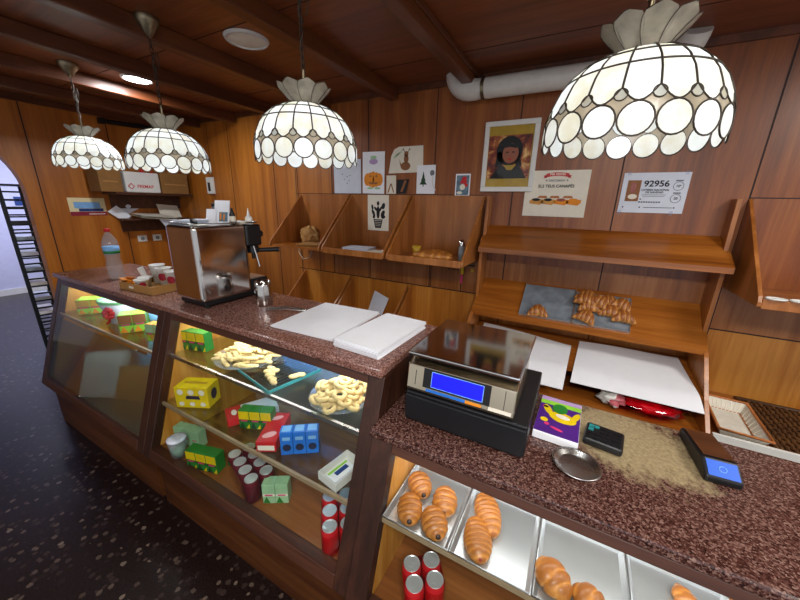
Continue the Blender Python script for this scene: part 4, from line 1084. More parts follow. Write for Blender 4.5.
pack('juice_cartons', 'lime green juice pack in front of the gift bucket ribbon in the far cabinet', (-2.37, .90, .8155), R(56), 2, .07, .10, .115, ('lime', 'leaf', 'brown_ink', 'green', 'orange'))
pack('juice_cartons', 'orange topped juice pack at the right end of the far cabinet shelf', (-2.05, .90, .8155), R(20), 3, .055, .06, .105, ('gold', 'leaf', 'palegreen', 'green', 'lime'))

# packets seen dimly behind the misted glass
for k, (x, y, z, rx, ry, w_k, h_k, mk, lb) in enumerate((
    (-2.55, .72, .3605, -32, 38, .30, .30, 'white', 'pale packet dimly seen in the centre behind the misted pane'),
    (-2.86, .74, .3605, -34, 35, .22, .26, 'sausage', 'reddish packet dimly seen at the left behind the misted pane'),
    (-2.22, .73, .3605, -30, 30, .22, .28, 'bread', 'yellowish packet dimly seen at the right behind the misted pane'),
    (-2.38, .93, .3605, -14, 0, .26, .38, 'skyblue', 'pale blue packet behind the white one at the misted pane'))):
    t_ = thing('snack_bag', lb, 'packet', (x, y, z), rot=(R(rx), 0, R(ry)))
    mb = MB(); mb.grid(lambda u, v, w_k=w_k, h_k=h_k: ((u-.5)*w_k, -.035*math.sin(PI*u)**.7*math.sin(PI*v)**.7, .004+h_k*v), 10, 10); mb.grid(lambda u, v, w_k=w_k, h_k=h_k: ((.5-u)*w_k, .035*math.sin(PI*u)**.7*math.sin(PI*v)**.7, .004+h_k*v), 10, 10)
    mb.build('pouch', M[mk], t_, world=False)
# gift bucket
g_ = thing('gift_bucket', 'white gift bucket with mint rim and red ribbon bow in the far cabinet', 'bucket', (-2.62, .94, .8155))
MB().lathe([(0, .003), (.07, 0), (.115, .15), (.112, .15), (.067, .008), (0, .008)], n=28).build('bucket', M['paper_blue'], g_, world=False)
MB().lathe([(.1125, .138), (.1165, .15), (.119, .158), (.1115, .158), (.109, .15)], n=28).build('rim', M['mint'], g_, world=False)
mb = MB()
for k in range(7):
    a = 2*PI*k/7; mb.lathe([(0, -.018), (.016, -.01), (.018, .006), (0, .02)], (.058+.0+.02*math.cos(a)*.5, -.095+.012*math.cos(a), .085+.026*math.sin(a)), 10)
mb.tube([(.05, -.09, .07), (.04, -.09, .03), (.02, -.10, .0+.01)], .008, 6); mb.build('ribbon_bow', M['red_bow'] if 'red_bow' in M else M['red'], g_, world=False)
t_ = thing('gift_bag', 'pale blue gift wrap with pink pompom behind the lime juice pack', 'gift', (-2.40, 1.08, .8155))
MB().lathe([(0, 0), (.10, 0), (.11, .08), (.06, .13), (0, .135)], n=20).build('wrap', M['skyblue'], t_, world=False)
MB().lathe([(0, 0), (.03, .01), (.035, .03), (.02, .05), (0, .055)], (.06, -.05, .135-.022), 16).build('pompom', M['pink'], t_, world=False)
t_ = thing('glass_dish', 'clear glass dish standing behind the orange topped juice pack', 'dish', (-2.08, 1.04, .8155))
MB().lathe([(0, .004), (.08, 0), (.13, .07), (.135, .10), (.13, .10), (.125, .072), (.078, .008), (0, .009)], n=28).build('bowl', M['cyan_glass'], t_, world=False)
t_ = thing('snack_packets', 'silver and dark packets under the shelf of the far cabinet', 'packets', (-2.4, .9, .79))
# yellow box
t_ = t_
bpy.data.objects.remove(t_)
yb2 = thing('tea_box', 'bright yellow printed box on the middle shelf at the left', 'box', (-1.605, .808, zM), R(26))
MB().box(-.085, .085, -.05, .05, 0, .115).build('carton', M['yellow'], yb2, world=False, bevel=.002)
mb = MB()
for k in range(3): 
    vs = [(-.055+.055*k+.016*math.cos(2*PI*i/14), -.0508, .088+.016*math.sin(2*PI*i/14)) for i in range(14)]; mb.add(vs, [tuple(range(14))], 0)
    vs = [(-.055+.055*k+.014*math.cos(2*PI*i/14), -.0508, .022+.012*math.sin(2*PI*i/14)) for i in range(14)]; mb.add(vs, [tuple(range(14))], 0)
mb.add([(-.03, -.0510, .05), (.045, -.0510, .05), (.04, -.0510, .07), (-.025, -.0510, .07)], [(0,1,2,3)], 1)
vs = [(.0508, .03*math.cos(2*PI*i/14), .06+.03*math.sin(2*PI*i/14)) for i in range(14)]
mb.add([(.0858, .024*math.cos(2*PI*i/14), .06+.03*math.sin(2*PI*i/14)) for i in range(14)], [tuple(range(14))], 1); mb.build('front_print', [M['cream'], M['navy']], yb2, world=False)
mb = MB(); mb.add([(-.06, -.01, .1158), (.06, -.01, .1158), (.06, .01, .1158), (-.06, .01, .1158)], [(0,1,2,3)]); mb.build('top_print', M['gold'], yb2, world=False)
# red and white packet
t_ = thing('biscuit_packet', 'flat white packet with a red end on the middle shelf', 'packet', (-1.30, .86, zM), R(-28))
MB().box(-.055, .055, -.02, .14, 0, .035).build('packet', M['paper_blue'], t_, world=False, bevel=.003)
MB().box(-.0555, .0555, -.09, -.0201, 0, .0355).build('red_end', M['red'], t_, world=False, bevel=.003)
mb = MB(); ellz(mb, .0, -.055, .025, .012, .0362); mb.build('print_mark', M['cream'], t_, world=False)
t_ = thing('biscuit_box', 'long red box lying on the middle shelf left of the blue cartons', 'box', (-1.065, .825, zM), R(29))
MB().box(-.042, .042, -.10, .10, 0, .05).build('carton', M['red'], t_, world=False, bevel=.002)
for cx_, cy2, rx_, ry_ in ((-.004, .06, .026, .014), (.0, -.055, .03, .018)):
    mb = MB(); ellz(mb, cx_, cy2, rx_, ry_, .0506, .5); mb.build('white_print', M['pink_white'], t_, world=False)
mb = MB(); mb.box(-.035, .035, -.1008, -.1003, .008, .032); mb.build('end_print', M['cream'], t_, world=False)
t_ = thing('open_tray_box', 'small open white box with a packet inside at the right end of the middle shelf', 'box', (-.67, .805, zM), R(80))
mb = MB(); mb.box(-.075, .075, -.05, .05, 0, .003); mb.box(-.075, .075, -.05, -.047, .003, .035); mb.box(-.075, .075, .047, .05, .003, .035); mb.box(-.075, -.072, -.047, .047, .003, .035); mb.box(.072, .075, -.047, .047, .003, .035)
mb.build('carton', M['palegrey'] if 'palegrey' in M else M['white_pl'], t_, world=False)
pk = thing('gum_packet', 'white packet with blue writing inside the small open box', 'packet', (-.67, .803, zM+.0035), R(80))
MB().box(-.055, .05, -.026, .026, 0, .016).build('packet', M['white'], pk, world=False, bevel=.004); mb = MB(); mb.box(-.03, .03, -.010, .010, .0163, .0168); mb.build('print', M['dkblue'], pk, world=False)
mb = MB(); mb.box(-.05, .045, .014, .024, .0163, .0168); mb.build('green_band', M['lime'], pk, world=False)
# clear jar / tumblers
t_ = thing('tumbler', 'clear plastic tumbler with a pale lid standing in the bottom left corner', 'tumbler', (-1.605, .672, zB))
MB().lathe([(0, .003), (.032, 0), (.04, .08), (.041, .105), (.038, .105), (.037, .08), (.03, .006), (0, .006)], n=22).build('cup', M['pet'], t_, world=False)
MB().lathe([(0, .1055), (.043, .1055), (.043, .113), (.03, .118), (0, .118)], n=22).build('lid', M['paper_blue'], t_, world=False)
MB().lathe([(0, .02), (.028, .02), (.033, .06), (0, .06)], n=18).build('contents', M['palegreen'], t_, world=False)

# cans
def canpack(label, cans, z, body, wrap, group=None):
    cx = sum(c[0] for c in cans)/len(cans); cy_ = sum(c[1] for c in cans)/len(cans)
    r0 = thing('drink_can_pack', label, 'drink cans', (cx, cy_, z))
    for x, y in cans:
        c_ = MB().lathe([(0, .002), (.024, 0), (.032, .010), (.032, .098), (.0265, .1115)], (x-cx, y-cy_, 0), 22).build('can', M[body], r0, world=False)
        MB().lathe([(.0266, .1117), (.0275, .1145), (.0262, .1145), (.0245, .1105), (0, .1105)], (x-cx, y-cy_, 0), 22).build('lid', M['can_lid'], c_, world=False)
        mb = MB(); mb.box(x-cx-.006, x-cx+.006, y-cy_-.010, y-cy_+.008, .111, .1122); mb.build('ring_pull', M['can_lid'], c_, world=False)
    if wrap:
        # convex film skirt hugging the cans
        import itertools
        pts = []
        for x, y in cans:
            for i in range(12): pts.append((x-cx+.0335*math.cos(PI*i/6), y-cy_+.0335*math.sin(PI*i/6)))
        pts = sorted(set(pts))
        def half(ps):
            h_ = []
            for p in ps:
                while len(h_) > 1 and (h_[-1][0]-h_[-2][0])*(p[1]-h_[-2][1])-(h_[-1][1]-h_[-2][1])*(p[0]-h_[-2][0]) <= 0: h_.pop()
                h_.append(p)
            return h_
        hull = half(pts)[:-1] + half(pts[::-1])[:-1]
        mb = MB(); n = len(hull)
        vs = [(a, b, .0005) for a, b in hull] + [(a, b, .094) for a, b in hull]
        mb.add(vs, [(i, (i+1) % n, n+(i+1) % n, n+i) for i in range(n)], 0, True); mb.add(vs[n:], [tuple(range(n))], 0)
        mb.build('shrink_wrap', M[wrap], r0, world=False)
    return r0
def cangrid(x, y, ang, nx, ny, p=.0655):
    return [(x+p*(i*math.cos(ang)-j*math.sin(ang)), y+p*(i*math.sin(ang)+j*math.cos(ang))) for i in range(nx) for j in range(ny)]
canpack('pack of dark red drink cans on the bottom of the middle cabinet', cangrid(-1.262, .748, R(-17), 4, 2, .0655), zB, 'maroon', 'film')
canpack('bright red drink cans in the bottom right corner of the middle cabinet', cangrid(-.725, .79, R(-50), 3, 2, .066), zB, 'red', 'film_red')
canpack('red wrapped drink can pack under the left croissant tray', [(-.318,.722),(-.284,.672),(-.232,.715),(-.266,.765)], .3605, 'red', 'film_red')

# heaped biscuits on plates
def plate(label, x, y, z, r, mat='glass_shelf'):
    o = MB().lathe([(0, .003), (r*.6, 0), (r*.66, .004), (r, .018), (r, .021), (r*.64, .008), (0, .007)], n=40).build('serving_plate', M['plate_glass'], world=False)
    o.location = (x, y, z); return tag(o, label, 'plate')
M['plate_glass'] = glass_thin('pale_glass_plate', (.85, .92, .92), milk=.12)
plate('round glass plate heaped with finger biscuits on the top shelf', -1.385, .975, zU, .165)
plate('round glass plate heaped with ring biscuits on the top shelf', -.755, .92, zU, .13)
def capsule_mesh(Ln, r):
    mb = MB(); pr = [(0, -Ln/2)] + [(r*math.sin(PI/2*i/3), -Ln/2+r*(1-math.cos(PI/2*i/3))) for i in (1, 2, 3)] + [(r*1.06, 0)] + [(r*math.sin(PI/2*i/3), Ln/2-r*(1-math.cos(PI/2*i/3))) for i in (3, 2, 1)] + [(0, Ln/2)]
    mb.lathe(pr, n=12, sy=.75)
    mb.v = [(v[2], v[0], v[1]) for v in mb.v]; return mb
proto = capsule_mesh(.08, .0115).build('finger_biscuit', M['biscuit'], world=False)
tag(proto, 'pale finger biscuit in the heap on the round glass plate', 'biscuit', 'finger biscuits heaped on the glass plate')
rn = random.Random(11); first = True; layers = [(0, .14, 30), (1, .115, 22), (2, .075, 14)]
for lay, rad, n in layers:
    for k in range(n):
        a = 2*PI*k/n*1.0 + rn.uniform(-.1, .1); q = rad*math.sqrt(rn.uniform(.12, 1))
        loc = (-1.385+q*math.cos(a), .975+q*math.sin(a), zU+.022+lay*.019+rn.uniform(0, .006))
        rot = (rn.uniform(-.2, .2), rn.uniform(-.2, .2), rn.uniform(-.5, .9))
        if first: place(proto, loc, rot=rot); first = False
        else: dup(proto, loc, rot=rot)
mb = MB(); mb.tube([(.021*math.cos(2*PI*i/20), .021*math.sin(2*PI*i/20)*1.0, 0) for i in range(20)], .0098, 10, closed=True)
proto = mb.build('ring_biscuit', M['biscuit'], world=False)
tag(proto, 'pale ring biscuit in the pile on the round plate', 'biscuit', 'ring biscuits piled on the plate')
rn = random.Random(5); first = True
for lay, rad, n in ((0, .10, 14), (1, .085, 11), (2, .06, 7), (3, .025, 3)):
    for k in range(n):
        a = 2*PI*k/n + lay*.4; q = rad*(1 if k % 2 else .72)
        loc = (-.755+q*math.cos(a), (.92)+q*math.sin(a), zU+.020+lay*.0185); rot = (rn.uniform(-.35, .35), rn.uniform(-.35, .35), 0)
        if first: place(proto, loc, rot=rot); first = False
        else: dup(proto, loc, rot=rot)
# glass tray with small pastries
gt = thing('glass_tray', 'square ribbed sea green glass tray with a few biscuits on the top shelf', 'tray', (-1.145, .95, zU), R(-12))
MB().box(-.14, .14, -.13, .13, .004, .012).build('tray_plate', M['cyan_glass'], gt, world=False)
mb = MB()
for k in range(12): mb.box(-.13+.0225*k, -.122+.0225*k, -.10, .128, .0121, .0145)
mb.build('ribs', M['cyan_glass'], gt, world=False)
mb = MB(); mb.box(-.14, .14, -.134, -.1305, .002, .016); mb.box(.1405, .144, -.13, .13, .002, .016); mb.build('tray_edge', M['teal'], gt, world=False)
mb = MB(); mb.box(-.14, -.03, -.125, .06, .0146, .0156); mb.build('paper_liner', M['film'], gt, world=False)
proto = capsule_mesh(.045, .013).build('small_biscuit', M['biscuit'], world=False)
tag(proto, 'small pale biscuit on the square glass tray', 'biscuit', 'small biscuits on the square glass tray')
first = True
for x, y, a in ((-1.15, .89, .3), (-1.12, .875, .8), (-1.085, .855, .2), (-1.06, .84, -.3), (-1.13, .91, 1.2), (-1.02, .92, .9), (-1.005, .945, .7), (-1.165, .92, .1)):
    loc = (x, y, zU+.026)
    if first: place(proto, loc, a); first = False
    else: dup(proto, loc, a)
t_ = thing('blue_sleeve', 'bright blue plastic sleeve along the back of the top shelf', 'packaging', (-.95, 1.17, zU))
MB().box(-1.32, -.58, 1.12, 1.22, zU+.001, zU+.115).build('sleeve', M['blue'], t_, bevel=.01)

# ------------------------------------------------------------------ baking trays with pastries (lower counter)
def bake_tray(label, x0, x1, y0, y1, z):
    r0 = thing('baking_tray', label, 'tray', ((x0+x1)/2, (y0+y1)/2, z))
    w, d = (x1-x0)/2, (y1-y0)/2
    MB().box(-w+.012, w-.012, -d+.012, d-.012, 0, .003).build('tray_base', M['alu'], r0, world=False)
    mb = MB()
    i, o_, h = .012, 0, .018
    ins = [(-w+i, -d+i), (w-i, -d+i), (w-i, d-i), (-w+i, d-i)]; out = [(-w, -d), (w, -d), (w, d), (-w, d)]; lip = [(-w-.004+.008, -d-.004+.008)]
    vs = [(a, b, .0028) for a, b in ins] + [(a, b, h) for a, b in out]
    mb.add(vs, [(k, (k+1) % 4, 4+(k+1) % 4, 4+k) for k in range(4)])
    mb.tube([(a, b, h) for a, b in out], .003, 6, closed=True)
    mb.build('rim', M['alu'], r0, world=False)
    return r0
zt_ = .652
bake_tray('aluminium tray with four chocolate croissants in the lower cabinet', -.408, -.192, .680, .945, zt_)
bake_tray('aluminium tray with two sausage rolls in the lower cabinet', -.186, .032, .680, .945, zt_)
bake_tray('aluminium tray with two puff pastries, third from the left', .038, .256, .680, .94, zt_)
bake_tray('nearly empty aluminium tray, rightmost in view in the lower cabinet', .262, .48, .680, .94, zt_)

def pastry(name, label, p, q, Rr, mat, cat='croissant', ridges=6, curve=0, fill=None, group=None, z=None, flat=.62, twist=.35, pw=.72, loc=None, rot=None, Ln=None):
    if loc is None:
        p, q = Vector(p), Vector(q); Ln = (q-p).length; loc = (p+q)/2; ang = math.atan2(q.y-p.y, q.x-p.x); rot = (0, 0, ang); loc = Vector((loc.x, loc.y, z))
    n, m_ = 44, 20
    vs = []; at = []
    for i in range(n+1):
        t = -1+2*i/n
        env = max(0, 1-abs(t)**2.1)**pw * (1+.06*math.sin(3.1*t+Ln*97))
        for k in range(m_):
            a = 2*PI*k/m_
            ph = (t*ridges/2 + twist*math.cos(a)*.5 + .16*math.sin(4.3*t+loc[0]*61) + .09*math.sin(2*a+9*t+loc[1]*40))
            sw = ph-math.floor(ph); rd = .80+.20*math.sin(PI*sw)**.6
            r = Rr*env*rd
            x = t*Ln/2; y = r*math.cos(a); zz = r*math.sin(a)
            if zz < -Rr*.35: zz = -Rr*.35-(-(zz)-Rr*.35)*.25
            zz = zz*(.72 if zz > 0 else 1)
            off = curve*(1-math.cos(t*1.3))
            vs.append((x*(1-abs(curve)*1.2*t*t), y-off, zz*flat/.62+Rr*.52))
            at.append(((rd-.80)/.20)*.55 + .30*max(0, math.sin(a))*(.6+.4*env))
    fs = [(i*m_+k, i*m_+(k+1) % m_, (i+1)*m_+(k+1) % m_, (i+1)*m_+k) for i in range(n) for k in range(m_)]
    r0 = thing(name, label, cat, loc, rot=rot, group=group)
    mb = MB(); mb.add([(a, b, c_) for a, b, c_ in vs], [f[::-1] for f in fs], 0, True)
    mb.build('dough', M[mat], r0, world=False, attr=at)
    if fill:
        mb = MB(); mb.lathe([(0, -.009), (.007, -.006), (.0095, 0), (.007, .006), (0, .009)], (Ln/2*.86, 0, Rr*.62), 12); mb.build('filling', M[fill], r0, world=False)
    return r0
zp = zt_+.004
CL = [((-.388, .882), (-.318, .798), 'chocolate croissant at the back left of its tray'), ((-.268, .878), (-.238, .765), 'chocolate croissant at the back right of its tray'),
      ((-.366, .792), (-.318, .688), 'chocolate croissant at the front left of its tray'), ((-.286, .78), (-.222, .688), 'chocolate croissant at the front right of its tray')]
for p, q, l in CL: pastry('chocolate_croissant', l, p+(0,), q+(0,), .044, 'pastry', fill='choc', z=zp, ridges=6, group='chocolate croissants on the left tray')
for p, q, l in (((-.150, .918), (-.084, .778), 'sausage roll at the back of the second tray'), ((-.150, .815), (-.098, .688), 'sausage roll at the front of the second tray')):
    pastry('sausage_roll', l, p+(0,), q+(0,), .040, 'pastry', 'sausage roll', fill='sausage', z=zp, ridges=9, group='sausage rolls on the second tray', twist=.2, pw=.45)
pastry('puff_pastry', 'larger golden puff pastry on the third tray', (.045, .785, 0), (.118, .705, 0), .046, 'pastry', 'pastry', z=zp, ridges=3)
pastry('puff_pastry', 'smaller golden puff pastry at the front of the third tray', (.128, .755, 0), (.205, .712, 0), .040, 'pastry', 'pastry', z=zp, ridges=3)
pastry('puff_pastry', 'single small golden pastry on the nearly empty rightmost tray', (.372, .90, 0), (.398, .80, 0), .028, 'pastry', 'pastry', z=zp, ridges=5)

# ------------------------------------------------------------------ croissants on the sloping shelf
# slope direction: z = 1.115 - .72*(2.35-y)
SLP = math.atan(.72)
def on_slope(x, y, dz=0): 
    z = 1.115-.72*(2.35-y)
    return (x, y - dz*math.sin(SLP), z + dz*math.cos(SLP))
def tray_sl(label, x0, x1, y0, y1, rz):
    xc, yc = (x0+x1)/2, (y0+y1)/2
    l = (y1-y0)/math.cos(SLP)/2; w = (x1-x0)/2
    r0 = thing('foil_tray', label, 'tray', on_slope(xc, yc, .002), rot=(SLP, 0, rz))
    MB().box(-w, w, -l, l, 0, .003).build('tray_base', M['alu_old'], r0, world=False)
    mb = MB(); mb.box(-w-.002, -w, -l, l, 0, .012); mb.box(w, w+.002, -l, l, 0, .012); mb.box(-w, w, -l-.002, -l, 0, .012); mb.build('rim', M['alu'], r0, world=False)
    return r0
tray_sl('dull foil tray with a single croissant on the sloping shelf', -.262, .040, 2.118, 2.335, 0)
tray_sl('dull foil tray piled with croissants on the sloping shelf', .048, .334, 2.118, 2.325, 0)
def croi(x, y, l, dz=.006, rz=0):
    e_ = Euler((SLP, 0, 0)).to_matrix() @ Euler((0, 0, rz)).to_matrix()
    return pastry('croissant', l, None, None, .043, 'pastry_br', loc=on_slope(x, y, dz), rot=e_.to_euler(), Ln=.135, curve=.06, ridges=5, pw=.75)
croi(-.155, 2.150, 'lone curved croissant on the left foil tray', rz=.1)
CR = [(.10, 2.25, .034), (.105, 2.29, .006), (.118, 2.225, .014), (.112, 2.16, .006), (.215, 2.27, .012), (.235, 2.215, .006), (.285, 2.255, .022), (.30, 2.195, .006), (.165, 2.25, .034)]
NL = ['upper left', 'back left', 'middle left', 'front left', 'back centre', 'front centre', 'back right', 'front right', 'topmost']
for (x, y, dz), nm in zip(CR, NL): croi(x, y, '%s croissant of the pile on the right foil tray' % nm, dz, random.uniform(-.4, .4))

# ------------------------------------------------------------------ papers draped on the lower shelf
def drape(name, label, x0, x1, xf0, xf1, yb0, yb1, yf, seed):
    rn = random.Random(seed)
    zsh = lambda y: .785-.1049*(2.35-y)
    def f(u, v):
        xb = x0+(x1-x0)*u; xf = xf0+(xf1-xf0)*u
        yb = yb0+(yb1-yb0)*u
        x = xb+(xf-xb)*v; y = yb+(yf-yb)*v
        if y > 1.94: z = zsh(y)+.006+.004*math.sin(5*u+2*v)
        else: z = zsh(1.94)+.006-.25*(1.94-y)-1.6*(1.94-y)**2
        return (x, y, z)
    mb = MB(); mb.grid(f, 14, 18); mb.grid(lambda u, v: tuple(Vector(f(u, v))-Vector((0, 0, .0025))), 14, 18)
    r0 = mb.build(name, M['white'], world=False)
    c_ = Vector(((x0+x1)/2, 2.1, .76))
    for v in r0.data.vertices: v.co -= c_
    r0.location = c_
    return tag(r0, label, 'paper')
drape('wrapping_paper', 'longer white paper draped over the lower shelf above the red plastic bag', .112, .625, .083, .648, 2.29, 2.32, 1.84, 1)
drape('wrapping_paper', 'white paper draped over the lower shelf just right of the scale', -.515, .068, -.47, .052, 2.30, 2.21, 1.79, 2)

# red bag
rb = thing('plastic_bag', 'clear plastic bag with bright red packets on the bottom shelf', 'bag', (.42, 1.92, .607))
def blob(cx, cy_, cz_, rx, ry, rz_, amp, seed, n=22, m_=12):
    from mathutils import noise as ns
    mb = MB(); vs = []
    def f(u, v):
        t = 2*PI*u; p = -PI/2+PI*v
        d = Vector((math.cos(t)*math.cos(p), math.sin(t)*math.cos(p), math.sin(p)))
        k = 1+amp*ns.noise(d*2.3+Vector((seed, 0, 0)))+amp*.5*ns.noise(d*6+Vector((0, seed, 0)))
        return (cx+rx*d.x*k, cy_+ry*d.y*k, max(.001, cz_+rz_*d.z*k))
    mb.grid(f, n, m_); return mb
blob(.035, -.02, .04, .115, .07, .035, .35, 3).build('red_packet', M['red_pl'], rb, world=False)
blob(-.06, .04, .04, .09, .06, .032, .35, 8).build('red_packet', M['red_pl'], rb, world=False)
blob(-.13, -.03, .04, .06, .06, .038, .5, 5).build('clear_wrap', M['cloudy'] if 'cloudy' in M else M['white_pl'], rb, world=False)
blob(.0, -.01, .048, .185, .11, .046, .25, 9).build('bag_film', M['film_red'], rb, world=False)
mb = MB(); mb.tube([(.12, -.01, .05), (.18, 0, .05), (.20, .01, .055)], [.03, .012, .02], 8); mb.build('knotted_end', M['film'], rb, world=False)

# basket
bs = thing('bread_basket', 'shallow wicker basket lined with quilted white cloth on the low shelf', 'basket', (.80, 1.98, .6105), R(-4))
w, d, h = .075, .155, .055
mb = MB()
bot = [(-w+.012, -d+.015), (w-.012, -d+.015), (w-.012, d-.015), (-w+.012, d-.015)]; top = [(-w-.012, -d-.015), (w+.012, -d-.015), (w+.012, d+.015), (-w-.012, d+.015)]
mb.add([(a, b, 0.004) for a, b in bot] + [(a, b, h) for a, b in top], [(k, (k+1) % 4, 4+(k+1) % 4, 4+k) for k in range(4)] + [(3, 2, 1, 0)])
mb.build('lining', M['basket_cloth'], bs, world=False)
mb = MB(); top2 = [(a*1.01, b*1.01, h+.002) for a, b in top]; mb.tube(top2, .007, 8, closed=True); mb.tube([(a*1.02, b*1.02, .006) for a, b in bot], .004, 6, closed=True); mb.build('wicker_rim', M['basket_trim'], bs, world=False)
mb = MB()
for k in range(4):
    a, b = top[k], top[(k+1) % 4]; a0, b0 = bot[k], bot[(k+1) % 4]
    for i in range(1, 9):
        t = i/9; mb.tube([(a[0]+(b[0]-a[0])*t, a[1]+(b[1]-a[1])*t, h), (a0[0]+(b0[0]-a0[0])*t, a0[1]+(b0[1]-a0[1])*t, .006)], .002, 5)
mb.build('quilting', M['cream'], bs, world=False)
# woven mat
wm = thing('wicker_mat', 'dark woven wicker tray lying on the low shelf at the right edge', 'tray', (1.10, 2.06, .6105))
mb = MB()
for k in range(15): 
    x = -.17+.0243*k
    mb.tube([(x, -.22+.44*i/22, .009+.004*(1 if (i+k) % 2 else -1)) for i in range(23)], .0085, 6)
for k in range(12):
    y = -.21+.038*k; mb.box(-.18, .18, y-.004, y+.004, .005, .011)
mb.build('weave', M['wicker'], wm, world=False)
mb = MB(); mb.tube([(-.19, -.235, .012), (.19, -.235, .012), (.19, .235, .012), (-.19, .235, .012)], .012, 8, closed=True); mb.build('rim', M['wicker'], wm, world=False)

# ------------------------------------------------------------------ contents of the bins
zb_ = 1.2605
flat_sheets('kraft_bags', 'folded kraft paper bags lying in the leftmost upper bread bin', (-1.97, 2.08, zb_), R(12), .20, .16, 6, M['kraft_pale'] if 'kraft_pale' in M else M['kraft'], 'paper bags', 21)
o = blob(0, 0, .06, .095, .05, .085, .4, 14, 40, 24).build('crumpled_bag', M['kraft'], world=False); o.location = (-2.10, 2.2, zb_); tag(o, 'crumpled kraft bag standing at the back of the leftmost bin', 'paper bag')
flat_sheets('napkin_stack', 'stack of white napkins in the middle upper bread bin', (-1.50, 2.10, zb_), R(8), .22, .15, 8, M['paper_blue'], 'napkins', 22)
flat_sheets('paper_slips', 'flat cream slips beside the napkins in the middle upper bread bin', (-1.31, 2.06, zb_), R(-5), .12, .12, 4, M['cream'], 'paper slips', 23)
o = MB().lathe([(0, 0), (.02, 0), (.024, .012), (.02, .03), (0, .034)], n=14).build('tape_roll', M['white_pl'], world=False); o.location = (-1.225, 2.03, zb_); tag(o, 'small white roll in the right corner of the middle bread bin', 'tape roll')
for k, (x, y, a, Ln, lb) in enumerate(((-.875, 2.125, .16, .27, 'longer golden baguette lying behind in the right upper bread bin'), (-.85, 2.03, .02, .30, 'golden baguette lying in front in the right upper bread bin'))):
    r0 = pastry('baguette', lb, None, None, .046, 'pastry', 'baguette', loc=(x, y, zb_), rot=(0, 0, a), Ln=Ln, ridges=5)
t_ = thing('pepper_shaker', 'small steel topped shaker standing among the baguettes', 'shaker', (-.672, 2.11, zb_), 0)
MB().lathe([(0, 0), (.02, 0), (.02, .095), (0, .095)], n=16).build('body', M['grey_pl'], t_, world=False); MB().lathe([(.021, .0955), (.022, .11), (.018, .13), (.008, .14), (0, .141)], n=16).build('cap', M['steel'], t_, world=False)
t_ = thing('plastic_cup', 'small yellow green cup at the left of the baguettes', 'cup', (-1.01, 2.12, zb_))
MB().lathe([(0, .002), (.022, 0), (.034, .07), (.031, .07), (.020, .006), (0, .006)], n=18).build('cup_wall', M['olive'] if 'olive' in M else M['gold'], t_, world=False)
# lower bins
zl = .5755
lsheet('paper_sheet', 'torn white printed sheet standing in the middle lower bread bin', [(-1.53, 2.26, .70), (-1.38, 2.22, .66), (-1.34, 2.30, .84), (-1.50, 2.33, .88)], M['paper_blue'])
o = blob(0, 0, .03, .03, .03, .035, .3, 31).build('bread_roll', M['bread'], world=False); o.location = (-1.80, 2.2, zl); tag(o, 'small bread piece at the right of the leftmost lower bin', 'bread')
lsheet('paper_sheet', 'crumpled white paper at the front of the empty lower bread bin', [(-.86, 1.93, .70), (-.66, 1.93, .66), (-.66, 2.05, .69), (-.84, 2.06, .73)], M['white'])
lsheet('paper_bag', 'cream paper bag poking up in the leftmost lower bin', [(-2.2, 2.0, .69), (-1.98, 2.0, .69), (-1.98, 2.14, .72), (-2.2, 2.14, .72)], M['cream'])
# hanging keys on the fascia
t_ = thing('hanging_keys', 'small bunch of dark hooks and yellow tagged keys on the fascia', 'keys', (-.72, D-.006, 1.2))
mb = MB(); 
for x in (-.83, -.79, -.76): mb.tube([(x, D-.003, 1.17), (x, D-.02, 1.165), (x, D-.022, 1.15), (x, D-.012, 1.145)], .004, 6)
mb.build('hook', M['black'], t_)
mb = MB(); mb.box(-.735, -.715, D-.02, D-.014, 1.12, 1.19); mb.build('key_tag', M['yellow'], t_); mb = MB(); mb.box(-.735, -.72, D-.02, D-.015, 1.05, 1.118); mb.build('key_tag', M['pink'], t_)
mb = MB(); mb.box(-.66, -.635, D-.02, D-.013, 1.145, 1.165); mb.build('key_tag', M['gold'], t_)
mb = MB(); mb.box(-.735, -.635, D-.012, D-.003, 1.185, 1.195); mb.build('key_rail', M['black'], t_)
# lace in the right bin
t_ = thing('lace_doily', 'white scalloped lace strip on the floor of the right edge bread bin', 'lace', (1.0, 1.965, 1.262))
mb = MB()
for k in range(7): mb.tube([(-.22+.075*k+.032*math.cos(2*PI*i/16), -.03+.02*math.sin(2*PI*i/16), .004) for i in range(16)], .0045, 6, closed=True)
mb.build('lace', M['white_pl'], t_, world=False)
t_ = thing('cable', 'white cable hanging below the leftmost bread bin', 'cable', (-2.35, D-.01, 1.2))
MB().tube([(-2.36, D-.012, 1.235), (-2.38, D-.02, 1.14), (-2.32, D-.03, 1.08), (-2.24, D-.025, 1.10), (-2.20, D-.015, 1.19), (-2.20, D-.012, 1.235)], .004, 6).build('flex', M['cream'], t_)

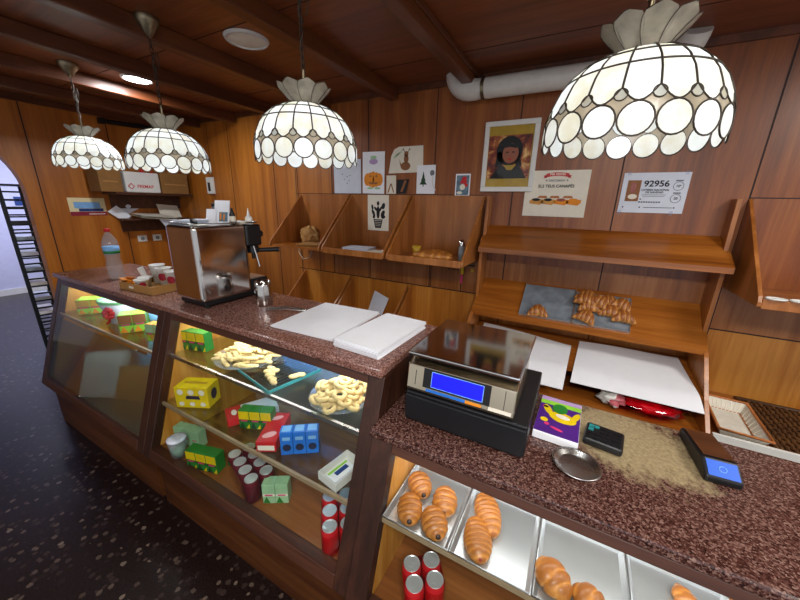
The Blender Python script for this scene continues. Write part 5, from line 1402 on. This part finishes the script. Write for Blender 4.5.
# ------------------------------------------------------------------ lights
def area(name, loc, rot, sx, sy, e, col=(1, 1, 1)):
    d_ = bpy.data.lights.new(name, 'AREA'); d_.shape = 'RECTANGLE'; d_.size = sx; d_.size_y = sy; d_.energy = e; d_.color = col
    o = bpy.data.objects.new(name, d_); COL.objects.link(o); o.location = loc; o.rotation_euler = rot; return o
area('case_light', (-2.53, .92, 1.045), (R(38), 0, 0), 1.2, .04, 3.3, (.93, .97, 1))
area('case_light', (-1.165, .92, 1.045), (R(38), 0, 0), 1.15, .04, 3.3, (.93, .97, 1))
area('case_light', (.35, .845, .875), (R(25), 0, 0), 1.5, .04, 2.6, (1, .97, .92))
area('shop_window', (1.0, -2.5, 1.5), (R(90), 0, 0), 3.0, 1.6, 9, (.78, .82, 1.0))
area('ceiling_panel', (.35, -.55, 2.40), (0, 0, 0), .9, .6, 46, (1, .96, .90))
area('ceiling_panel', (1.5, 1.05, 2.40), (0, 0, 0), .5, .5, 19, (1, .96, .90))
area('passage_light', (-6.6, 1.7, 2.55), (0, 0, 0), 1.0, .5, 48, (.82, .86, 1.0))
area('downlight_lamp', (-2.89, 1.42, 2.395), (0, 0, 0), .15, .15, 10, (.97, .98, 1))
w_ = bpy.data.worlds.new('world'); sc.world = w_; w_.use_nodes = True
bg = w_.node_tree.nodes['Background']; bg.inputs['Color'].default_value = (.95, .95, .98, 1); bg.inputs['Strength'].default_value = .45

# ------------------------------------------------------------------ camera
cd_ = bpy.data.cameras.new('camera'); cam = bpy.data.objects.new('camera', cd_); COL.objects.link(cam)
cd_.sensor_width = 36; cd_.lens = 325.214/800*36; cd_.clip_start = .02
yaw, pit, rol = .49112367, .28926841, .02368571
cy_, sy_, cp, sp_ = math.cos(yaw), math.sin(yaw), math.cos(pit), math.sin(pit)
fwd = Vector((-sy_*cp, cy_*cp, -sp_)); right = Vector((cy_, sy_, 0)); up = right.cross(fwd)
r2 = right*math.cos(rol)+up*math.sin(rol); u2 = up*math.cos(rol)-right*math.sin(rol)
cam.matrix_world = Matrix((( r2.x, u2.x, -fwd.x, 0), (r2.y, u2.y, -fwd.y, 0), (r2.z, u2.z, -fwd.z, 1.62), (0, 0, 0, 1)))
sc.camera = cam
sc.view_settings.view_transform = 'Standard'
sc.view_settings.exposure = .52
